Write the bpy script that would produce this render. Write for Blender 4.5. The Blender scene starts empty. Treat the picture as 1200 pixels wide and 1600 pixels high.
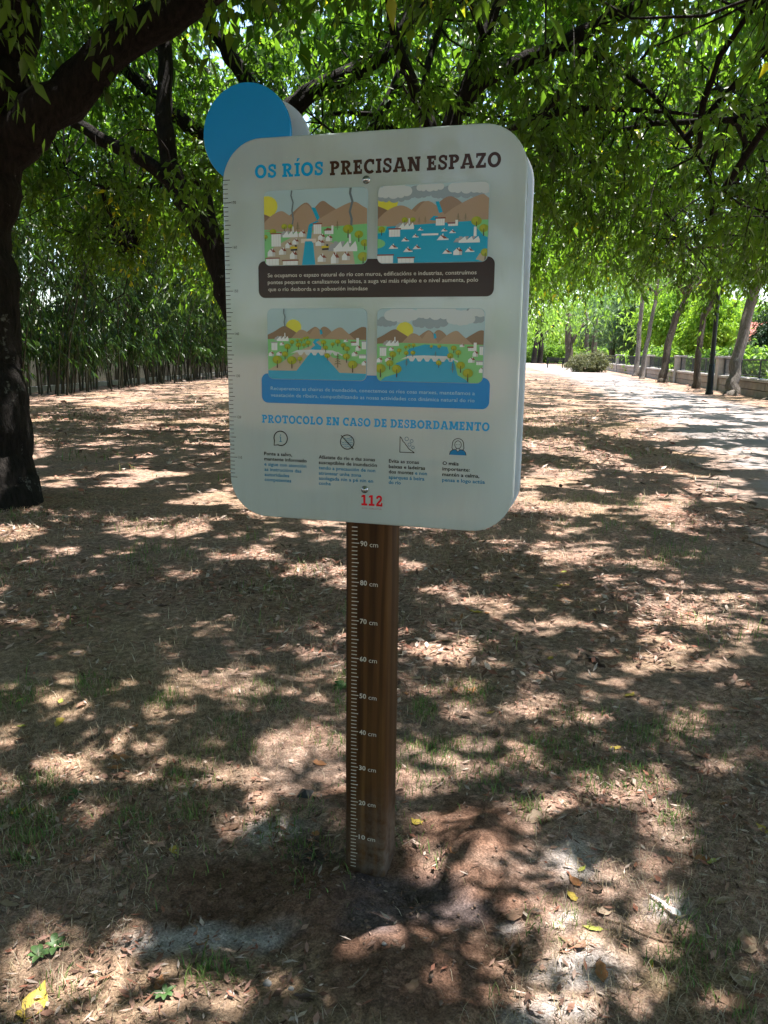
import bpy, math, random
import numpy as np
from mathutils import Matrix, Vector

# ------------------------------------------------------------------ camera, sky, sun, exposure
scene = bpy.context.scene
COL = scene.collection
rng = np.random.default_rng(7)
random.seed(7)

CAM = np.array([0.6097, -1.8149, 1.3627])
ROT = np.array([[0.96173, -0.26619, -0.06494], [0.27376, 0.94343, 0.18706], [0.01147, -0.19767, 0.98020]])  # right, forward, up
FPX = 1244.17
cam_d = bpy.data.cameras.new('camera')
cam = bpy.data.objects.new('camera', cam_d)
COL.objects.link(cam)
cam_d.sensor_fit = 'HORIZONTAL'
cam_d.sensor_width = 36.0
cam_d.lens = FPX / 1200 * 36.0
cam_d.clip_start = 0.05
cam_d.clip_end = 2000
cam.matrix_world = Matrix([[ROT[0, 0], ROT[0, 2], -ROT[0, 1], CAM[0]],
                           [ROT[1, 0], ROT[1, 2], -ROT[1, 1], CAM[1]],
                           [ROT[2, 0], ROT[2, 2], -ROT[2, 1], CAM[2]], [0, 0, 0, 1]])
scene.camera = cam

SUN = np.array([0.21, 0.18, 1.0])
SUNN = SUN / np.linalg.norm(SUN)
world = bpy.data.worlds.new('World')
scene.world = world
world.use_nodes = True
wn = world.node_tree
bg = wn.nodes['Background']
sky = wn.nodes.new('ShaderNodeTexSky')
sky.sky_type = 'NISHITA'
sky.sun_disc = False
sky.sun_elevation = math.asin(SUNN[2])
sky.sun_rotation = math.atan2(SUN[0], SUN[1])
sky.air_density = 1.0
sky.dust_density = 1.2
wn.links.new(sky.outputs[0], bg.inputs[0])
bg.inputs[1].default_value = 0.13

sl = bpy.data.lights.new('sun', 'SUN')
sl.energy = 4.6
sl.angle = math.radians(0.53)
sl.color = (1.0, 0.95, 0.90)
sun = bpy.data.objects.new('sun', sl)
COL.objects.link(sun)
sun.rotation_euler = Vector(SUNN).to_track_quat('Z', 'Y').to_euler()
sun.location = (2, 2, 30)

vs = scene.view_settings
vs.view_transform = 'Standard'
vs.look = 'None'
vs.gamma = 1.0
vs.use_curve_mapping = False
vs.exposure = 1.9

scene.render.engine = 'CYCLES'
cy = scene.cycles
cy.use_denoising = True
cy.max_bounces = 7
cy.diffuse_bounces = 4
cy.glossy_bounces = 2
cy.transmission_bounces = 4
cy.transparent_max_bounces = 4
cy.sample_clamp_indirect = 8.0
cy.caustics_reflective = False
cy.caustics_refractive = False

# ------------------------------------------------------------------ helpers

def ray(u, v):
    return ROT @ np.array([(u - 600) / FPX, 1.0, -(v - 800) / FPX])

def W(u, v, depth):
    return CAM + ray(u, v) * depth

def gnd(u, v, z=0.0):
    d = ray(u, v)
    t = (z - CAM[2]) / d[2]
    return CAM + d * t

def srgb(r, g, b):
    f = lambda c: (c / 255 / 12.92) if c / 255 <= 0.04045 else ((c / 255 + 0.055) / 1.055) ** 2.4
    return (f(r), f(g), f(b))

_perm = np.random.default_rng(3).random((256, 256))

def vnoise(x, y):
    x = np.asarray(x, float); y = np.asarray(y, float)
    xi = np.floor(x).astype(int); yi = np.floor(y).astype(int)
    fx = x - xi; fy = y - yi
    fx = fx * fx * (3 - 2 * fx); fy = fy * fy * (3 - 2 * fy)
    g = lambda a, b: _perm[a & 255, b & 255]
    return (g(xi, yi) * (1 - fx) + g(xi + 1, yi) * fx) * (1 - fy) + (g(xi, yi + 1) * (1 - fx) + g(xi + 1, yi + 1) * fx) * fy

def fbm(x, y, o=3):
    s = 0; a = 0.5; t = 0
    for k in range(o):
        s = s + a * vnoise(np.asarray(x) * 2 ** k + 17.3 * k, np.asarray(y) * 2 ** k + 5.7 * k); t += a; a *= 0.5
    return s / t

def sstep(a, b, x):
    t = np.clip((np.asarray(x, float) - a) / (b - a), 0, 1)
    return t * t * (3 - 2 * t)

def mesh_np(name, verts, faces, attrs=None, smooth=False, cols=None):
    """verts (n,3), faces (m,k) array of one polygon size"""
    me = bpy.data.meshes.new(name)
    verts = np.ascontiguousarray(verts, dtype=np.float32)
    faces = np.ascontiguousarray(faces, dtype=np.int32)
    m, k = faces.shape
    me.vertices.add(len(verts)); me.vertices.foreach_set('co', verts.ravel())
    me.loops.add(m * k); me.loops.foreach_set('vertex_index', faces.ravel())
    me.polygons.add(m); me.polygons.foreach_set('loop_start', np.arange(0, m * k, k, dtype=np.int32))
    if attrs:
        for an, av in attrs.items():
            a = me.attributes.new(an, 'FLOAT', 'POINT'); a.data.foreach_set('value', np.ascontiguousarray(av, dtype=np.float32))
    if cols is not None:
        a = me.attributes.new('col', 'FLOAT_COLOR', 'POINT')
        c4 = np.ones((len(verts), 4), np.float32); c4[:, :3] = cols
        a.data.foreach_set('color', c4.ravel())
    me.update(calc_edges=True)
    if smooth:
        me.polygons.foreach_set('use_smooth', np.ones(m, dtype=bool))
    return me

class MB:
    """collects boxes, prisms, tubes; builds one mesh object"""
    def __init__(s):
        s.v = []; s.f = []
    def add(s, verts, faces):
        o = len(s.v); s.v += [tuple(map(float, p)) for p in verts]; s.f += [tuple(i + o for i in f) for f in faces]
        return s
    def box(s, x0, x1, y0, y1, z0, z1, rz=0, c=(0, 0), bev=0.0):
        if bev <= 0:
            P = [(x, y, z) for z in (z0, z1) for (x, y) in ((x0, y0), (x1, y0), (x1, y1), (x0, y1))]
            F = [(0, 3, 2, 1), (4, 5, 6, 7), (0, 1, 5, 4), (1, 2, 6, 5), (2, 3, 7, 6), (3, 0, 4, 7)]
        else:
            b = bev
            P = []
            for z, i in ((z0, b), (z0 + b, 0), (z1 - b, 0), (z1, b)):
                P += [(x0 + i + (b if i == 0 else 0) * 0, y0 + i, z), (x1 - i, y0 + i, z), (x1 - i, y1 - i, z), (x0 + i, y1 - i, z)]
            F = [(0, 3, 2, 1), (12, 13, 14, 15)]
            for k in range(3):
                for j in range(4):
                    a = k * 4 + j; b2 = k * 4 + (j + 1) % 4
                    F.append((a, b2, b2 + 4, a + 4))
        if rz:
            cs, sn = math.cos(rz), math.sin(rz)
            P = [(c[0] + (x - c[0]) * cs - (y - c[1]) * sn, c[1] + (x - c[0]) * sn + (y - c[1]) * cs, z) for x, y, z in P]
        return s.add(P, F)
    def tube(s, pts, rad, n=8, jit=0.0, cap=True, rs=None):
        V, F = tube_arrays(pts, rad, n, jit)
        s.add(V, F)
        if cap:
            o = len(s.v)
            s.f.append(tuple(range(o - n, o)))
            s.f.append(tuple(range(o - len(V) + n - 1, o - len(V) - 1, -1)))
        return s
    def build(s, name, mat, parent=None, smooth=False, kind=None):
        me = bpy.data.meshes.new(name)
        me.from_pydata(s.v, [], s.f); me.update()
        if smooth:
            me.polygons.foreach_set('use_smooth', np.ones(len(me.polygons), dtype=bool))
        return obj(name, me, mat, parent, kind)

def tube_arrays(pts, rad, n=8, jit=0.0):
    pts = np.asarray(pts, float); rad = np.asarray(rad, float)
    m = len(pts)
    T = np.gradient(pts, axis=0); T /= np.linalg.norm(T, axis=1)[:, None] + 1e-9
    ref = np.array([0.0, 1.0, 0.1]) if abs(T[0][1]) < 0.9 else np.array([1.0, 0, 0])
    V = np.zeros((m, n, 3)); a = np.arange(n) * 2 * math.pi / n
    N = np.cross(T[0], ref); N /= np.linalg.norm(N)
    for i in range(m):
        N = N - T[i] * (N @ T[i]); N /= np.linalg.norm(N) + 1e-9
        B = np.cross(T[i], N)
        r = rad[i] * (1 + (jit * (rng.random(n) * 2 - 1) if jit else 0))
        V[i] = pts[i] + (np.cos(a) * r)[:, None] * N + (np.sin(a) * r)[:, None] * B
    F = [(i * n + j, i * n + (j + 1) % n, (i + 1) * n + (j + 1) % n, (i + 1) * n + j) for i in range(m - 1) for j in range(n)]
    return V.reshape(-1, 3), F

def smooth_path(pts, rad, k=5):
    """Catmull-Rom resample"""
    pts = np.asarray(pts, float); rad = np.asarray(rad, float)
    P = np.vstack([2 * pts[0] - pts[1], pts, 2 * pts[-1] - pts[-2]])
    out = []; ro = []
    for i in range(len(pts) - 1):
        p0, p1, p2, p3 = P[i:i + 4]
        for t in np.linspace(0, 1, k, endpoint=False):
            out.append(0.5 * ((2 * p1) + (-p0 + p2) * t + (2 * p0 - 5 * p1 + 4 * p2 - p3) * t * t + (-p0 + 3 * p1 - 3 * p2 + p3) * t ** 3))
            ro.append(rad[i] * (1 - t) + rad[i + 1] * t)
    out.append(pts[-1]); ro.append(rad[-1])
    return np.array(out), np.array(ro)

def obj(name, me, mat=None, parent=None, kind=None):
    o = bpy.data.objects.new(name, me); COL.objects.link(o)
    if mat is not None and me is not None and len(me.materials) == 0:
        me.materials.append(mat)
    if parent is not None:
        o.parent = parent
        o.matrix_parent_inverse = parent.matrix_world.inverted() if False else Matrix.Identity(4)
        o.location = tuple(-Vector(parent.get('org', (0, 0, 0)))) if parent.get('org') is not None else (0, 0, 0)
    if kind: o['kind'] = kind
    return o

def empty(name, loc, label, cat, group=None):
    """thing: an Empty at the base; parts are meshes in world coordinates, shifted back by its origin"""
    o = bpy.data.objects.new(name, None); COL.objects.link(o)
    o.location = tuple(map(float, loc)); o['org'] = [float(c) for c in loc]
    o.empty_display_size = 0.2
    tag(o, label, cat, group)
    return o

def tag(o, label=None, cat=None, group=None, kind=None):
    if label: o['label'] = label
    if cat: o['category'] = cat
    if group: o['group'] = group
    if kind: o['kind'] = kind
    return o

def sub(name, me, mat, part, loc=(0, 0, 0), rz=0, kind=None):
    """child placed relative to its parent, mesh data may be shared"""
    o = bpy.data.objects.new(name, me); COL.objects.link(o)
    if mat is not None and len(me.materials) == 0: me.materials.append(mat)
    o.parent = part; o.location = loc; o.rotation_euler = (0, 0, rz)
    if kind: o['kind'] = kind
    return o

# ------------------------------------------------------------------ materials

class NT:
    def __init__(s, name):
        s.m = bpy.data.materials.new(name); s.m.use_nodes = True
        s.t = s.m.node_tree; s.b = s.t.nodes['Principled BSDF']; s.o = s.t.nodes['Material Output']
    def n(s, kind, **kw):
        x = s.t.nodes.new(kind)
        for k, v in kw.items():
            if k.startswith('_'): setattr(x, k[1:], v)
            else:
                x.inputs[k.replace('__', ' ')].default_value = v
        return x
    def l(s, a, b): s.t.links.new(a, b)
    def coord(s, scale=(1, 1, 1), which='Object'):
        c = s.n('ShaderNodeTexCoord'); mp = s.n('ShaderNodeMapping'); mp.inputs['Scale'].default_value = scale
        s.l(c.outputs[which], mp.inputs['Vector']); return mp.outputs[0]
    def noise(s, vec, scale, detail=4, rough=0.55):
        x = s.n('ShaderNodeTexNoise'); x.inputs['Scale'].default_value = scale; x.inputs['Detail'].default_value = detail; x.inputs['Roughness'].default_value = rough
        if vec is not None: s.l(vec, x.inputs['Vector'])
        return x.outputs['Fac']
    def ramp(s, fac, stops):
        r = s.n('ShaderNodeValToRGB'); e = r.color_ramp.elements
        while len(e) < len(stops): e.new(0.5)
        for k, (p, c) in enumerate(stops):
            e[k].position = p; e[k].color = (*c, 1) if len(c) == 3 else c
        s.l(fac, r.inputs[0]); return r.outputs[0]
    def mix(s, fac, a, b, mode='MIX'):
        x = s.n('ShaderNodeMix', _data_type='RGBA', _blend_type=mode)
        for sock, val in ((x.inputs[0], fac), (x.inputs[6], a), (x.inputs[7], b)):
            if hasattr(val, 'is_output'): s.l(val, sock)
            elif isinstance(val, (int, float)): sock.default_value = val
            else: sock.default_value = (*val, 1)
        return x.outputs[2]
    def attr(s, name, out='Fac'):
        a = s.n('ShaderNodeAttribute'); a.attribute_name = name; return a.outputs[out]
    def bump(s, h, strength=0.3, dist=0.01):
        b = s.n('ShaderNodeBump'); b.inputs['Strength'].default_value = strength; b.inputs['Distance'].default_value = dist
        s.l(h, b.inputs['Height']); s.l(b.outputs[0], s.b.inputs['Normal']); return b
    def base(s, c):
        if hasattr(c, 'is_output'): s.l(c, s.b.inputs['Base Color'])
        else: s.b.inputs['Base Color'].default_value = (*c, 1)
    def set(s, **kw):
        for k, v in kw.items(): s.b.inputs[k.replace('_', ' ')].default_value = v
        return s

def plain(name, col, rough=0.6, metal=0.0, var=0.15, scale=6.0, bump=0.0):
    m = NT(name); vec = m.coord()
    f = m.noise(vec, scale, 5)
    c = m.ramp(f, [(0.25, tuple(x * (1 - var) for x in col)), (0.75, tuple(min(1, x * (1 + var)) for x in col))])
    m.base(c); m.set(Roughness=rough, Metallic=metal)
    if bump: m.bump(m.noise(vec, scale * 6, 4), bump, 0.01)
    return m.m

def leaf_mat(name, dark, light, trans, tfac=0.4, rough=0.45, yellow=None):
    m = NT(name); v = m.attr('v')
    stops = [(0.0, dark), (0.8, light)]
    if yellow: stops += [(0.93, light), (1.0, yellow)]
    c = m.ramp(v, stops); m.base(c); m.set(Roughness=rough)
    m.b.inputs['Specular IOR Level'].default_value = 0.4
    tr = m.n('ShaderNodeBsdfTranslucent'); tc = m.mix(1.0, c, trans, 'MULTIPLY')
    x = m.n('ShaderNodeVectorMath', _operation='SCALE'); x.inputs['Scale'].default_value = 1.0
    m.l(tc, tr.inputs['Color'])
    mx = m.n('ShaderNodeMixShader'); mx.inputs[0].default_value = tfac
    m.l(m.b.outputs[0], mx.inputs[1]); m.l(tr.outputs[0], mx.inputs[2]); m.l(mx.outputs[0], m.o.inputs['Surface'])
    return m.m

M = {}
M['leaf'] = leaf_mat('tree leaf', (0.016, 0.034, 0.008), (0.050, 0.096, 0.016), (5.6, 5.7, 2.0), 0.44, 0.38, (0.28, 0.26, 0.03))
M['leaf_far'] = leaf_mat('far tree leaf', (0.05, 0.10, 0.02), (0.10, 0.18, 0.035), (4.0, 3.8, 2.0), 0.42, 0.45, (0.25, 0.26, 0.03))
M['leaf_blue'] = leaf_mat('grey green leaf', (0.045, 0.085, 0.04), (0.10, 0.16, 0.08), (3, 3, 2.2), 0.35, 0.5)
M['leaf_bright'] = leaf_mat('bright green leaf', (0.10, 0.2, 0.02), (0.2, 0.33, 0.04), (2.4, 2.3, 1.2), 0.45, 0.5)
M['leaf_conifer'] = leaf_mat('dark conifer leaf', (0.015, 0.04, 0.02), (0.035, 0.075, 0.03), (2, 2, 1), 0.2, 0.6)
M['leaf_bamboo'] = leaf_mat('bamboo leaf', (0.010, 0.028, 0.008), (0.035, 0.075, 0.018), (3.4, 3.4, 1.8), 0.32, 0.32)
M['leaf_shrub'] = leaf_mat('shrub leaf', (0.05, 0.07, 0.03), (0.14, 0.14, 0.07), (2.2, 2.2, 1.5), 0.3, 0.6)

def bark(name, dark, light, lichen=None, scale=5.0):
    m = NT(name); vec = m.coord((1, 1, 0.25)); v2 = m.coord()
    f = m.noise(vec, scale * 5, 6, 0.65)
    c = m.ramp(f, [(0.3, dark), (0.7, light)])
    if lichen:
        g = m.noise(v2, 4.0, 6, 0.7)
        k = m.ramp(g, [(0.62, (0, 0, 0)), (0.68, (1, 1, 1))])
        c = m.mix(k, c, lichen)
    fis = m.noise(m.coord((1, 1, 0.12)), scale * 9, 5, 0.7); m.base(c); m.set(Roughness=0.9); m.b.inputs['Specular IOR Level'].default_value = 0.2
    ad = m.n('ShaderNodeMath', _operation='ADD'); m.l(f, ad.inputs[0]); m.l(fis, ad.inputs[1]); m.bump(ad.outputs[0], 1.0, 0.05)
    return m.m
M['bark'] = bark('dark bark', (0.006, 0.005, 0.0045), (0.028, 0.023, 0.019), (0.2, 0.2, 0.18))
M['bark_mid'] = bark('brown bark', (0.05, 0.04, 0.03), (0.13, 0.105, 0.08), (0.25, 0.23, 0.2))
M['bark_pale'] = bark('pale mottled bark', (0.12, 0.10, 0.085), (0.27, 0.24, 0.21), (0.38, 0.36, 0.32))
M['culm'] = plain('bamboo culm', (0.025, 0.028, 0.014), 0.5, 0, 0.4, 9)

def printed():
    m = NT('printed sign colour'); c = m.attr('col', 'Color'); m.base(c)
    m.set(Roughness=0.13); m.b.inputs['Specular IOR Level'].default_value = 0.28
    return m.m
M['print'] = printed()

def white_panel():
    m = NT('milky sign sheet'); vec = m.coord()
    f = m.noise(vec, 3.0, 5); g = m.noise(vec, 90, 3); refl_streak = m.noise(m.coord((9, 9, 1.6)), 2.2, 7, 0.7); refl_speck = m.noise(vec, 150, 2, 0.4)
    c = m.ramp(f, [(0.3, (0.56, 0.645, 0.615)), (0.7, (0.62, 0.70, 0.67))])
    c = m.mix(m.ramp(refl_streak, [(0.5, (0, 0, 0)), (0.75, (0.35, 0.35, 0.35))]), c, (0.46, 0.5, 0.46)); c = m.mix(m.ramp(refl_speck, [(0.74, (0, 0, 0)), (0.79, (0.6, 0.6, 0.6))]), c, (0.78, 0.8, 0.76)); m.base(c)  # streaks and specks painted in to stand for mottled reflections on the sheet
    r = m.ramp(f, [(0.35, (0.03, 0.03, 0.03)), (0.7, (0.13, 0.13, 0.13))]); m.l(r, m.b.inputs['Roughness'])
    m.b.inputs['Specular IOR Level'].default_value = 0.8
    tr = m.n('ShaderNodeBsdfTranslucent'); tr.inputs['Color'].default_value = (0.8, 0.88, 0.95, 1)
    mx = m.n('ShaderNodeMixShader'); mx.inputs[0].default_value = 0.25
    m.l(m.b.outputs[0], mx.inputs[1]); m.l(tr.outputs[0], mx.inputs[2]); m.l(mx.outputs[0], m.o.inputs['Surface'])
    return m.m
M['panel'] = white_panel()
def rear_panel():
    m = NT('white rear sheet'); m.base((0.82, 0.86, 0.9)); m.set(Roughness=0.25)
    tr = m.n('ShaderNodeBsdfTranslucent'); tr.inputs['Color'].default_value = (0.75, 0.86, 0.98, 1)
    mx = m.n('ShaderNodeMixShader'); mx.inputs[0].default_value = 0.4
    m.l(m.b.outputs[0], mx.inputs[1]); m.l(tr.outputs[0], mx.inputs[2]); m.l(mx.outputs[0], m.o.inputs['Surface'])
    return m.m
M['rear'] = rear_panel()
def disc_blue():
    m = NT('blue sign disc'); vec = m.coord(); f = m.noise(vec, 5, 4)
    m.base(m.ramp(f, [(0.3, (0.004, 0.26, 0.62)), (0.7, (0.006, 0.285, 0.68))])); m.set(Roughness=0.2); return m.m
M['disc'] = disc_blue()

def post_wood():
    m = NT('stained pine post'); vec = m.coord((1, 1, 0.045))
    f = m.noise(vec, 34, 7, 0.62)
    w = m.n('ShaderNodeTexWave', _wave_type='BANDS', _bands_direction='X'); w.inputs['Scale'].default_value = 9; w.inputs['Distortion'].default_value = 9; w.inputs['Detail'].default_value = 4; w.inputs['Detail Scale'].default_value = 1.6
    m.l(vec, w.inputs['Vector'])
    c = m.ramp(f, [(0.3, (0.030, 0.012, 0.004)), (0.5, (0.080, 0.033, 0.009)), (0.72, (0.17, 0.08, 0.022))])
    c2 = m.mix(0.45, c, m.ramp(w.outputs['Fac'], [(0.2, (0.022, 0.010, 0.004)), (0.8, (0.10, 0.046, 0.016))]))
    # weathered grey towards the earth-splashed foot, ragged
    at = m.attr('dirt')
    d = m.noise(m.coord(), 30, 5, 0.7)
    k = m.n('ShaderNodeMath', _operation='MULTIPLY'); m.l(at, k.inputs[0]); m.l(m.ramp(d, [(0.35, (0, 0, 0)), (0.65, (1, 1, 1))]), k.inputs[1])
    c3 = m.mix(k.outputs[0], c2, (0.16, 0.12, 0.09))
    m.base(c3); m.set(Roughness=0.6); m.b.inputs['Specular IOR Level'].default_value = 0.15
    m.bump(f, 0.25, 0.004)
    return m.m
M['post'] = post_wood()
M['steel'] = plain('stainless steel', (0.5, 0.5, 0.5), 0.25, 1.0, 0.1)

def ground_mat():
    m = NT('park ground'); vec = m.coord()
    big = m.noise(vec, 0.55, 5, 0.6); mid = m.noise(vec, 3.2, 6, 0.65); fine = m.noise(vec, 34, 6, 0.7); grain = m.noise(vec, 170, 3, 0.7)
    soil = m.ramp(fine, [(0.28, (0.12, 0.09, 0.07)), (0.52, (0.22, 0.17, 0.135)), (0.75, (0.34, 0.275, 0.225))])
    litter = m.ramp(fine, [(0.3, (0.12, 0.076, 0.054)), (0.5, (0.30, 0.205, 0.155)), (0.68, (0.46, 0.35, 0.28))])
    straw = m.ramp(fine, [(0.3, (0.15, 0.108, 0.068)), (0.6, (0.30, 0.228, 0.155)), (0.8, (0.40, 0.32, 0.225))])
    green = m.ramp(fine, [(0.3, (0.05, 0.062, 0.02)), (0.7, (0.13, 0.14, 0.05))])
    k1 = m.ramp(mid, [(0.42, (0, 0, 0)), (0.58, (1, 1, 1))])
    c = m.mix(k1, soil, litter)
    k2 = m.ramp(big, [(0.46, (0, 0, 0)), (0.62, (1, 1, 1))])
    c = m.mix(k2, c, straw)
    k3 = m.noise(vec, 1.7, 5, 0.7)
    k3r = m.ramp(k3, [(0.60, (0, 0, 0)), (0.72, (0.5, 0.5, 0.5))])
    c = m.mix(k3r, c, green)
    # dug earth, cement dust round the footing
    zc = m.n('ShaderNodeAttribute'); zc.attribute_name = 'col'
    sp = m.n('ShaderNodeSeparateColor'); m.l(zc.outputs['Color'], sp.inputs[0])
    dug = m.ramp(fine, [(0.25, (0.075, 0.044, 0.03)), (0.5, (0.15, 0.092, 0.064)), (0.78, (0.24, 0.16, 0.115))])
    c = m.mix(sp.outputs[0], c, dug)
    ash = m.ramp(fine, [(0.3, (0.27, 0.265, 0.255)), (0.7, (0.5, 0.49, 0.47))])
    c = m.mix(sp.outputs[1], c, ash)
    damp = m.ramp(fine, [(0.3, (0.062, 0.05, 0.048)), (0.7, (0.135, 0.112, 0.108))])
    c = m.mix(sp.outputs[2], c, damp)
    c = m.mix(0.6, c, m.ramp(grain, [(0.35, (0.15, 0.15, 0.15)), (0.65, (0.85, 0.85, 0.85))]), 'OVERLAY')
    flake = m.n('ShaderNodeTexVoronoi'); flake.inputs['Scale'].default_value = 46; m.l(vec, flake.inputs['Vector'])
    c = m.mix(0.45, c, m.ramp(flake.outputs['Color'], [(0.1, (0.2, 0.2, 0.2)), (0.9, (0.85, 0.82, 0.8))]), 'OVERLAY')
    c = m.mix(1.0, c, (1.16, 1.08, 1.06), 'MULTIPLY')
    m.base(c); m.set(Roughness=0.95); m.b.inputs['Specular IOR Level'].default_value = 0.15
    add = m.n('ShaderNodeMath', _operation='ADD'); m.l(fine, add.inputs[0]); m.l(grain, add.inputs[1])
    m.bump(add.outputs[0], 0.8, 0.012)
    return m.m
M['ground'] = ground_mat()

def path_mat():
    m = NT('pale grit path'); vec = m.coord()
    a = m.noise(vec, 0.8, 5, 0.65); f = m.noise(vec, 40, 6, 0.75); lit = m.noise(vec, 7, 6, 0.75)
    c = m.ramp(f, [(0.3, (0.21, 0.18, 0.17)), (0.7, (0.32, 0.28, 0.265))])
    c = m.mix(m.ramp(a, [(0.4, (0, 0, 0)), (0.7, (0.6, 0.6, 0.6))]), c, (0.33, 0.27, 0.225))
    c = m.mix(m.ramp(lit, [(0.54, (0, 0, 0)), (0.68, (0.8, 0.8, 0.8))]), c, (0.24, 0.165, 0.125))
    ed = m.n('ShaderNodeMath', _operation='ADD'); m.l(m.attr('edge'), ed.inputs[0]); m.l(m.noise(vec, 2.4, 6, 0.7), ed.inputs[1])
    c = m.mix(m.ramp(ed.outputs[0], [(0.78, (0, 0, 0)), (1.1, (1, 1, 1))]), c, m.ramp(f, [(0.3, (0.14, 0.09, 0.065)), (0.7, (0.34, 0.25, 0.2))]))
    m.base(c); m.set(Roughness=0.95); m.bump(f, 0.5, 0.01); return m.m
M['path'] = path_mat()
def colattr(name, rough=0.8, spec=0.2, trans=0.0):
    m = NT(name); c = m.attr('col', 'Color')
    f = m.noise(m.coord(), 60, 4); c = m.mix(0.5, c, m.ramp(f, [(0.3, (0.3, 0.3, 0.3)), (0.7, (0.7, 0.7, 0.7))]), 'OVERLAY')
    m.base(c); m.set(Roughness=rough); m.b.inputs['Specular IOR Level'].default_value = spec
    if trans:
        tr = m.n('ShaderNodeBsdfTranslucent'); m.l(c, tr.inputs['Color'])
        mx = m.n('ShaderNodeMixShader'); mx.inputs[0].default_value = trans
        m.l(m.b.outputs[0], mx.inputs[1]); m.l(tr.outputs[0], mx.inputs[2]); m.l(mx.outputs[0], m.o.inputs['Surface'])
    return m.m
M['litter'] = colattr('dry leaf litter', 0.75, 0.25, 0.15)
M['grass'] = colattr('grass blades', 0.6, 0.25, 0.3)

def dry_leaf(name, a, b):
    m = NT(name); vec = m.coord(); f = m.noise(vec, 55, 5, 0.7); g = m.noise(vec, 260, 3, 0.7)
    c = m.ramp(f, [(0.3, a), (0.7, b)]); c = m.mix(0.4, c, m.ramp(g, [(0.3, (0.3, 0.3, 0.3)), (0.7, (0.7, 0.7, 0.7))]), 'OVERLAY')
    m.base(c); m.set(Roughness=0.65); m.bump(g, 0.4, 0.002)
    return m.m
M['dl_brown'] = dry_leaf('brown dry leaf', (0.16, 0.085, 0.05), (0.33, 0.2, 0.13))
M['dl_tan'] = dry_leaf('tan dry leaf', (0.30, 0.2, 0.13), (0.5, 0.38, 0.27))
M['dl_orange'] = dry_leaf('orange dry leaf', (0.30, 0.11, 0.04), (0.45, 0.22, 0.09))
M['dl_yellow'] = dry_leaf('yellow leaf', (0.42, 0.28, 0.04), (0.58, 0.46, 0.08))
M['dl_lime'] = dry_leaf('lime yellow leaf', (0.33, 0.36, 0.05), (0.48, 0.5, 0.10))
M['dl_dark'] = dry_leaf('dark brown leaf', (0.05, 0.028, 0.018), (0.12, 0.07, 0.045))
M['stone'] = plain('granite parapet', (0.33, 0.28, 0.24), 0.9, 0, 0.35, 2.5, 0.5)
M['coping'] = plain('granite coping', (0.42, 0.38, 0.345), 0.9, 0, 0.25, 3.0, 0.4)
M['iron'] = plain('painted iron', (0.03, 0.036, 0.036), 0.5, 0.2, 0.3, 4)
M['pole'] = plain('dark green painted pole', (0.014, 0.018, 0.018), 0.45, 0.3, 0.2, 4)
M['board'] = plain('pale fence board', (0.05, 0.052, 0.036), 0.85, 0, 0.3, 3, 0.2)
M['concrete'] = plain('concrete', (0.42, 0.42, 0.40), 0.9, 0, 0.2, 4, 0.3)
M['wood_dark'] = plain('dark bench wood', (0.02, 0.018, 0.016), 0.7, 0, 0.3, 6, 0.2)
M['wall_white'] = plain('pale render', (0.6, 0.58, 0.55), 0.9, 0, 0.08, 1.5)
M['roof'] = plain('terracotta tile', (0.42, 0.12, 0.085), 0.85, 0, 0.25, 3, 0.3)
M['glass'] = plain('dark window glass', (0.05, 0.06, 0.07), 0.1, 0, 0.1)
M['plastic_white'] = plain('white plastic', (0.75, 0.76, 0.77), 0.3, 0, 0.03)
M['plastic_black'] = plain('black plastic', (0.02, 0.02, 0.022), 0.4, 0, 0.1)
M['pebble'] = plain('pale pebble', (0.30, 0.28, 0.26), 0.8, 0, 0.2, 40)
M['twig'] = plain('dry twig', (0.22, 0.15, 0.10), 0.9, 0, 0.3, 20)
M['weed'] = plain('weed leaf', (0.055, 0.115, 0.03), 0.55, 0, 0.25, 30)
M['clod'] = plain('earth clod', (0.19, 0.125, 0.09), 0.95, 0, 0.3, 60, 0.5)

# ------------------------------------------------------------------ ground

def path_edges(y):
    L = np.interp(y, [-40, -8, 0, 5, 8, 15.3, 29.7, 45, 68, 90, 130], [4.2, 2.9, 2.2, 1.9, 1.68, 1.15, -0.26, -2.2, -6.2, -10.5, -20])
    Rr = np.interp(y, [-40, -5, 8, 20.8, 30.7, 45, 59.6, 70, 90, 130], [10.5, 7.4, 6.2, 4.6, 3.3, 2.0, 0.55, -1.2, -5.0, -13.5])
    return L, Rr

# (u, v, ru, rv) of earth dug round the post, cement dust and damp cement, located on the ground
def ell(lst):
    out = []
    for (u, v, ru, rv) in lst:
        c = gnd(u, v); ax = (gnd(u + ru, v) - gnd(u - ru, v)) / 2; ay = (gnd(u, v - rv) - gnd(u, v + rv)) / 2
        A = np.array([[ax[0], ay[0]], [ax[1], ay[1]]])
        out.append((c[:2], np.linalg.inv(A)))
    return out
def inell(E, x, y, wob=0.35, f=9):
    """max over ellipses of (1-r), wobbling edges"""
    best = np.full(np.shape(x), -9.0)
    n = (fbm(np.asarray(x) * f + 40, np.asarray(y) * f + 9) - 0.5) * 2 * wob
    for c, Ai in E:
        q0 = Ai[0, 0] * (x - c[0]) + Ai[0, 1] * (y - c[1]); q1 = Ai[1, 0] * (x - c[0]) + Ai[1, 1] * (y - c[1])
        best = np.maximum(best, 1 - np.sqrt(q0 * q0 + q1 * q1) + n)
    return best
E_dug = ell([(500, 1420, 300, 75), (640, 1500, 170, 130), (740, 1300, 110, 75), (720, 1400, 110, 70), (420, 1370, 220, 50), (620, 1400, 120, 90), (560, 1260, 60, 50)])
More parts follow.
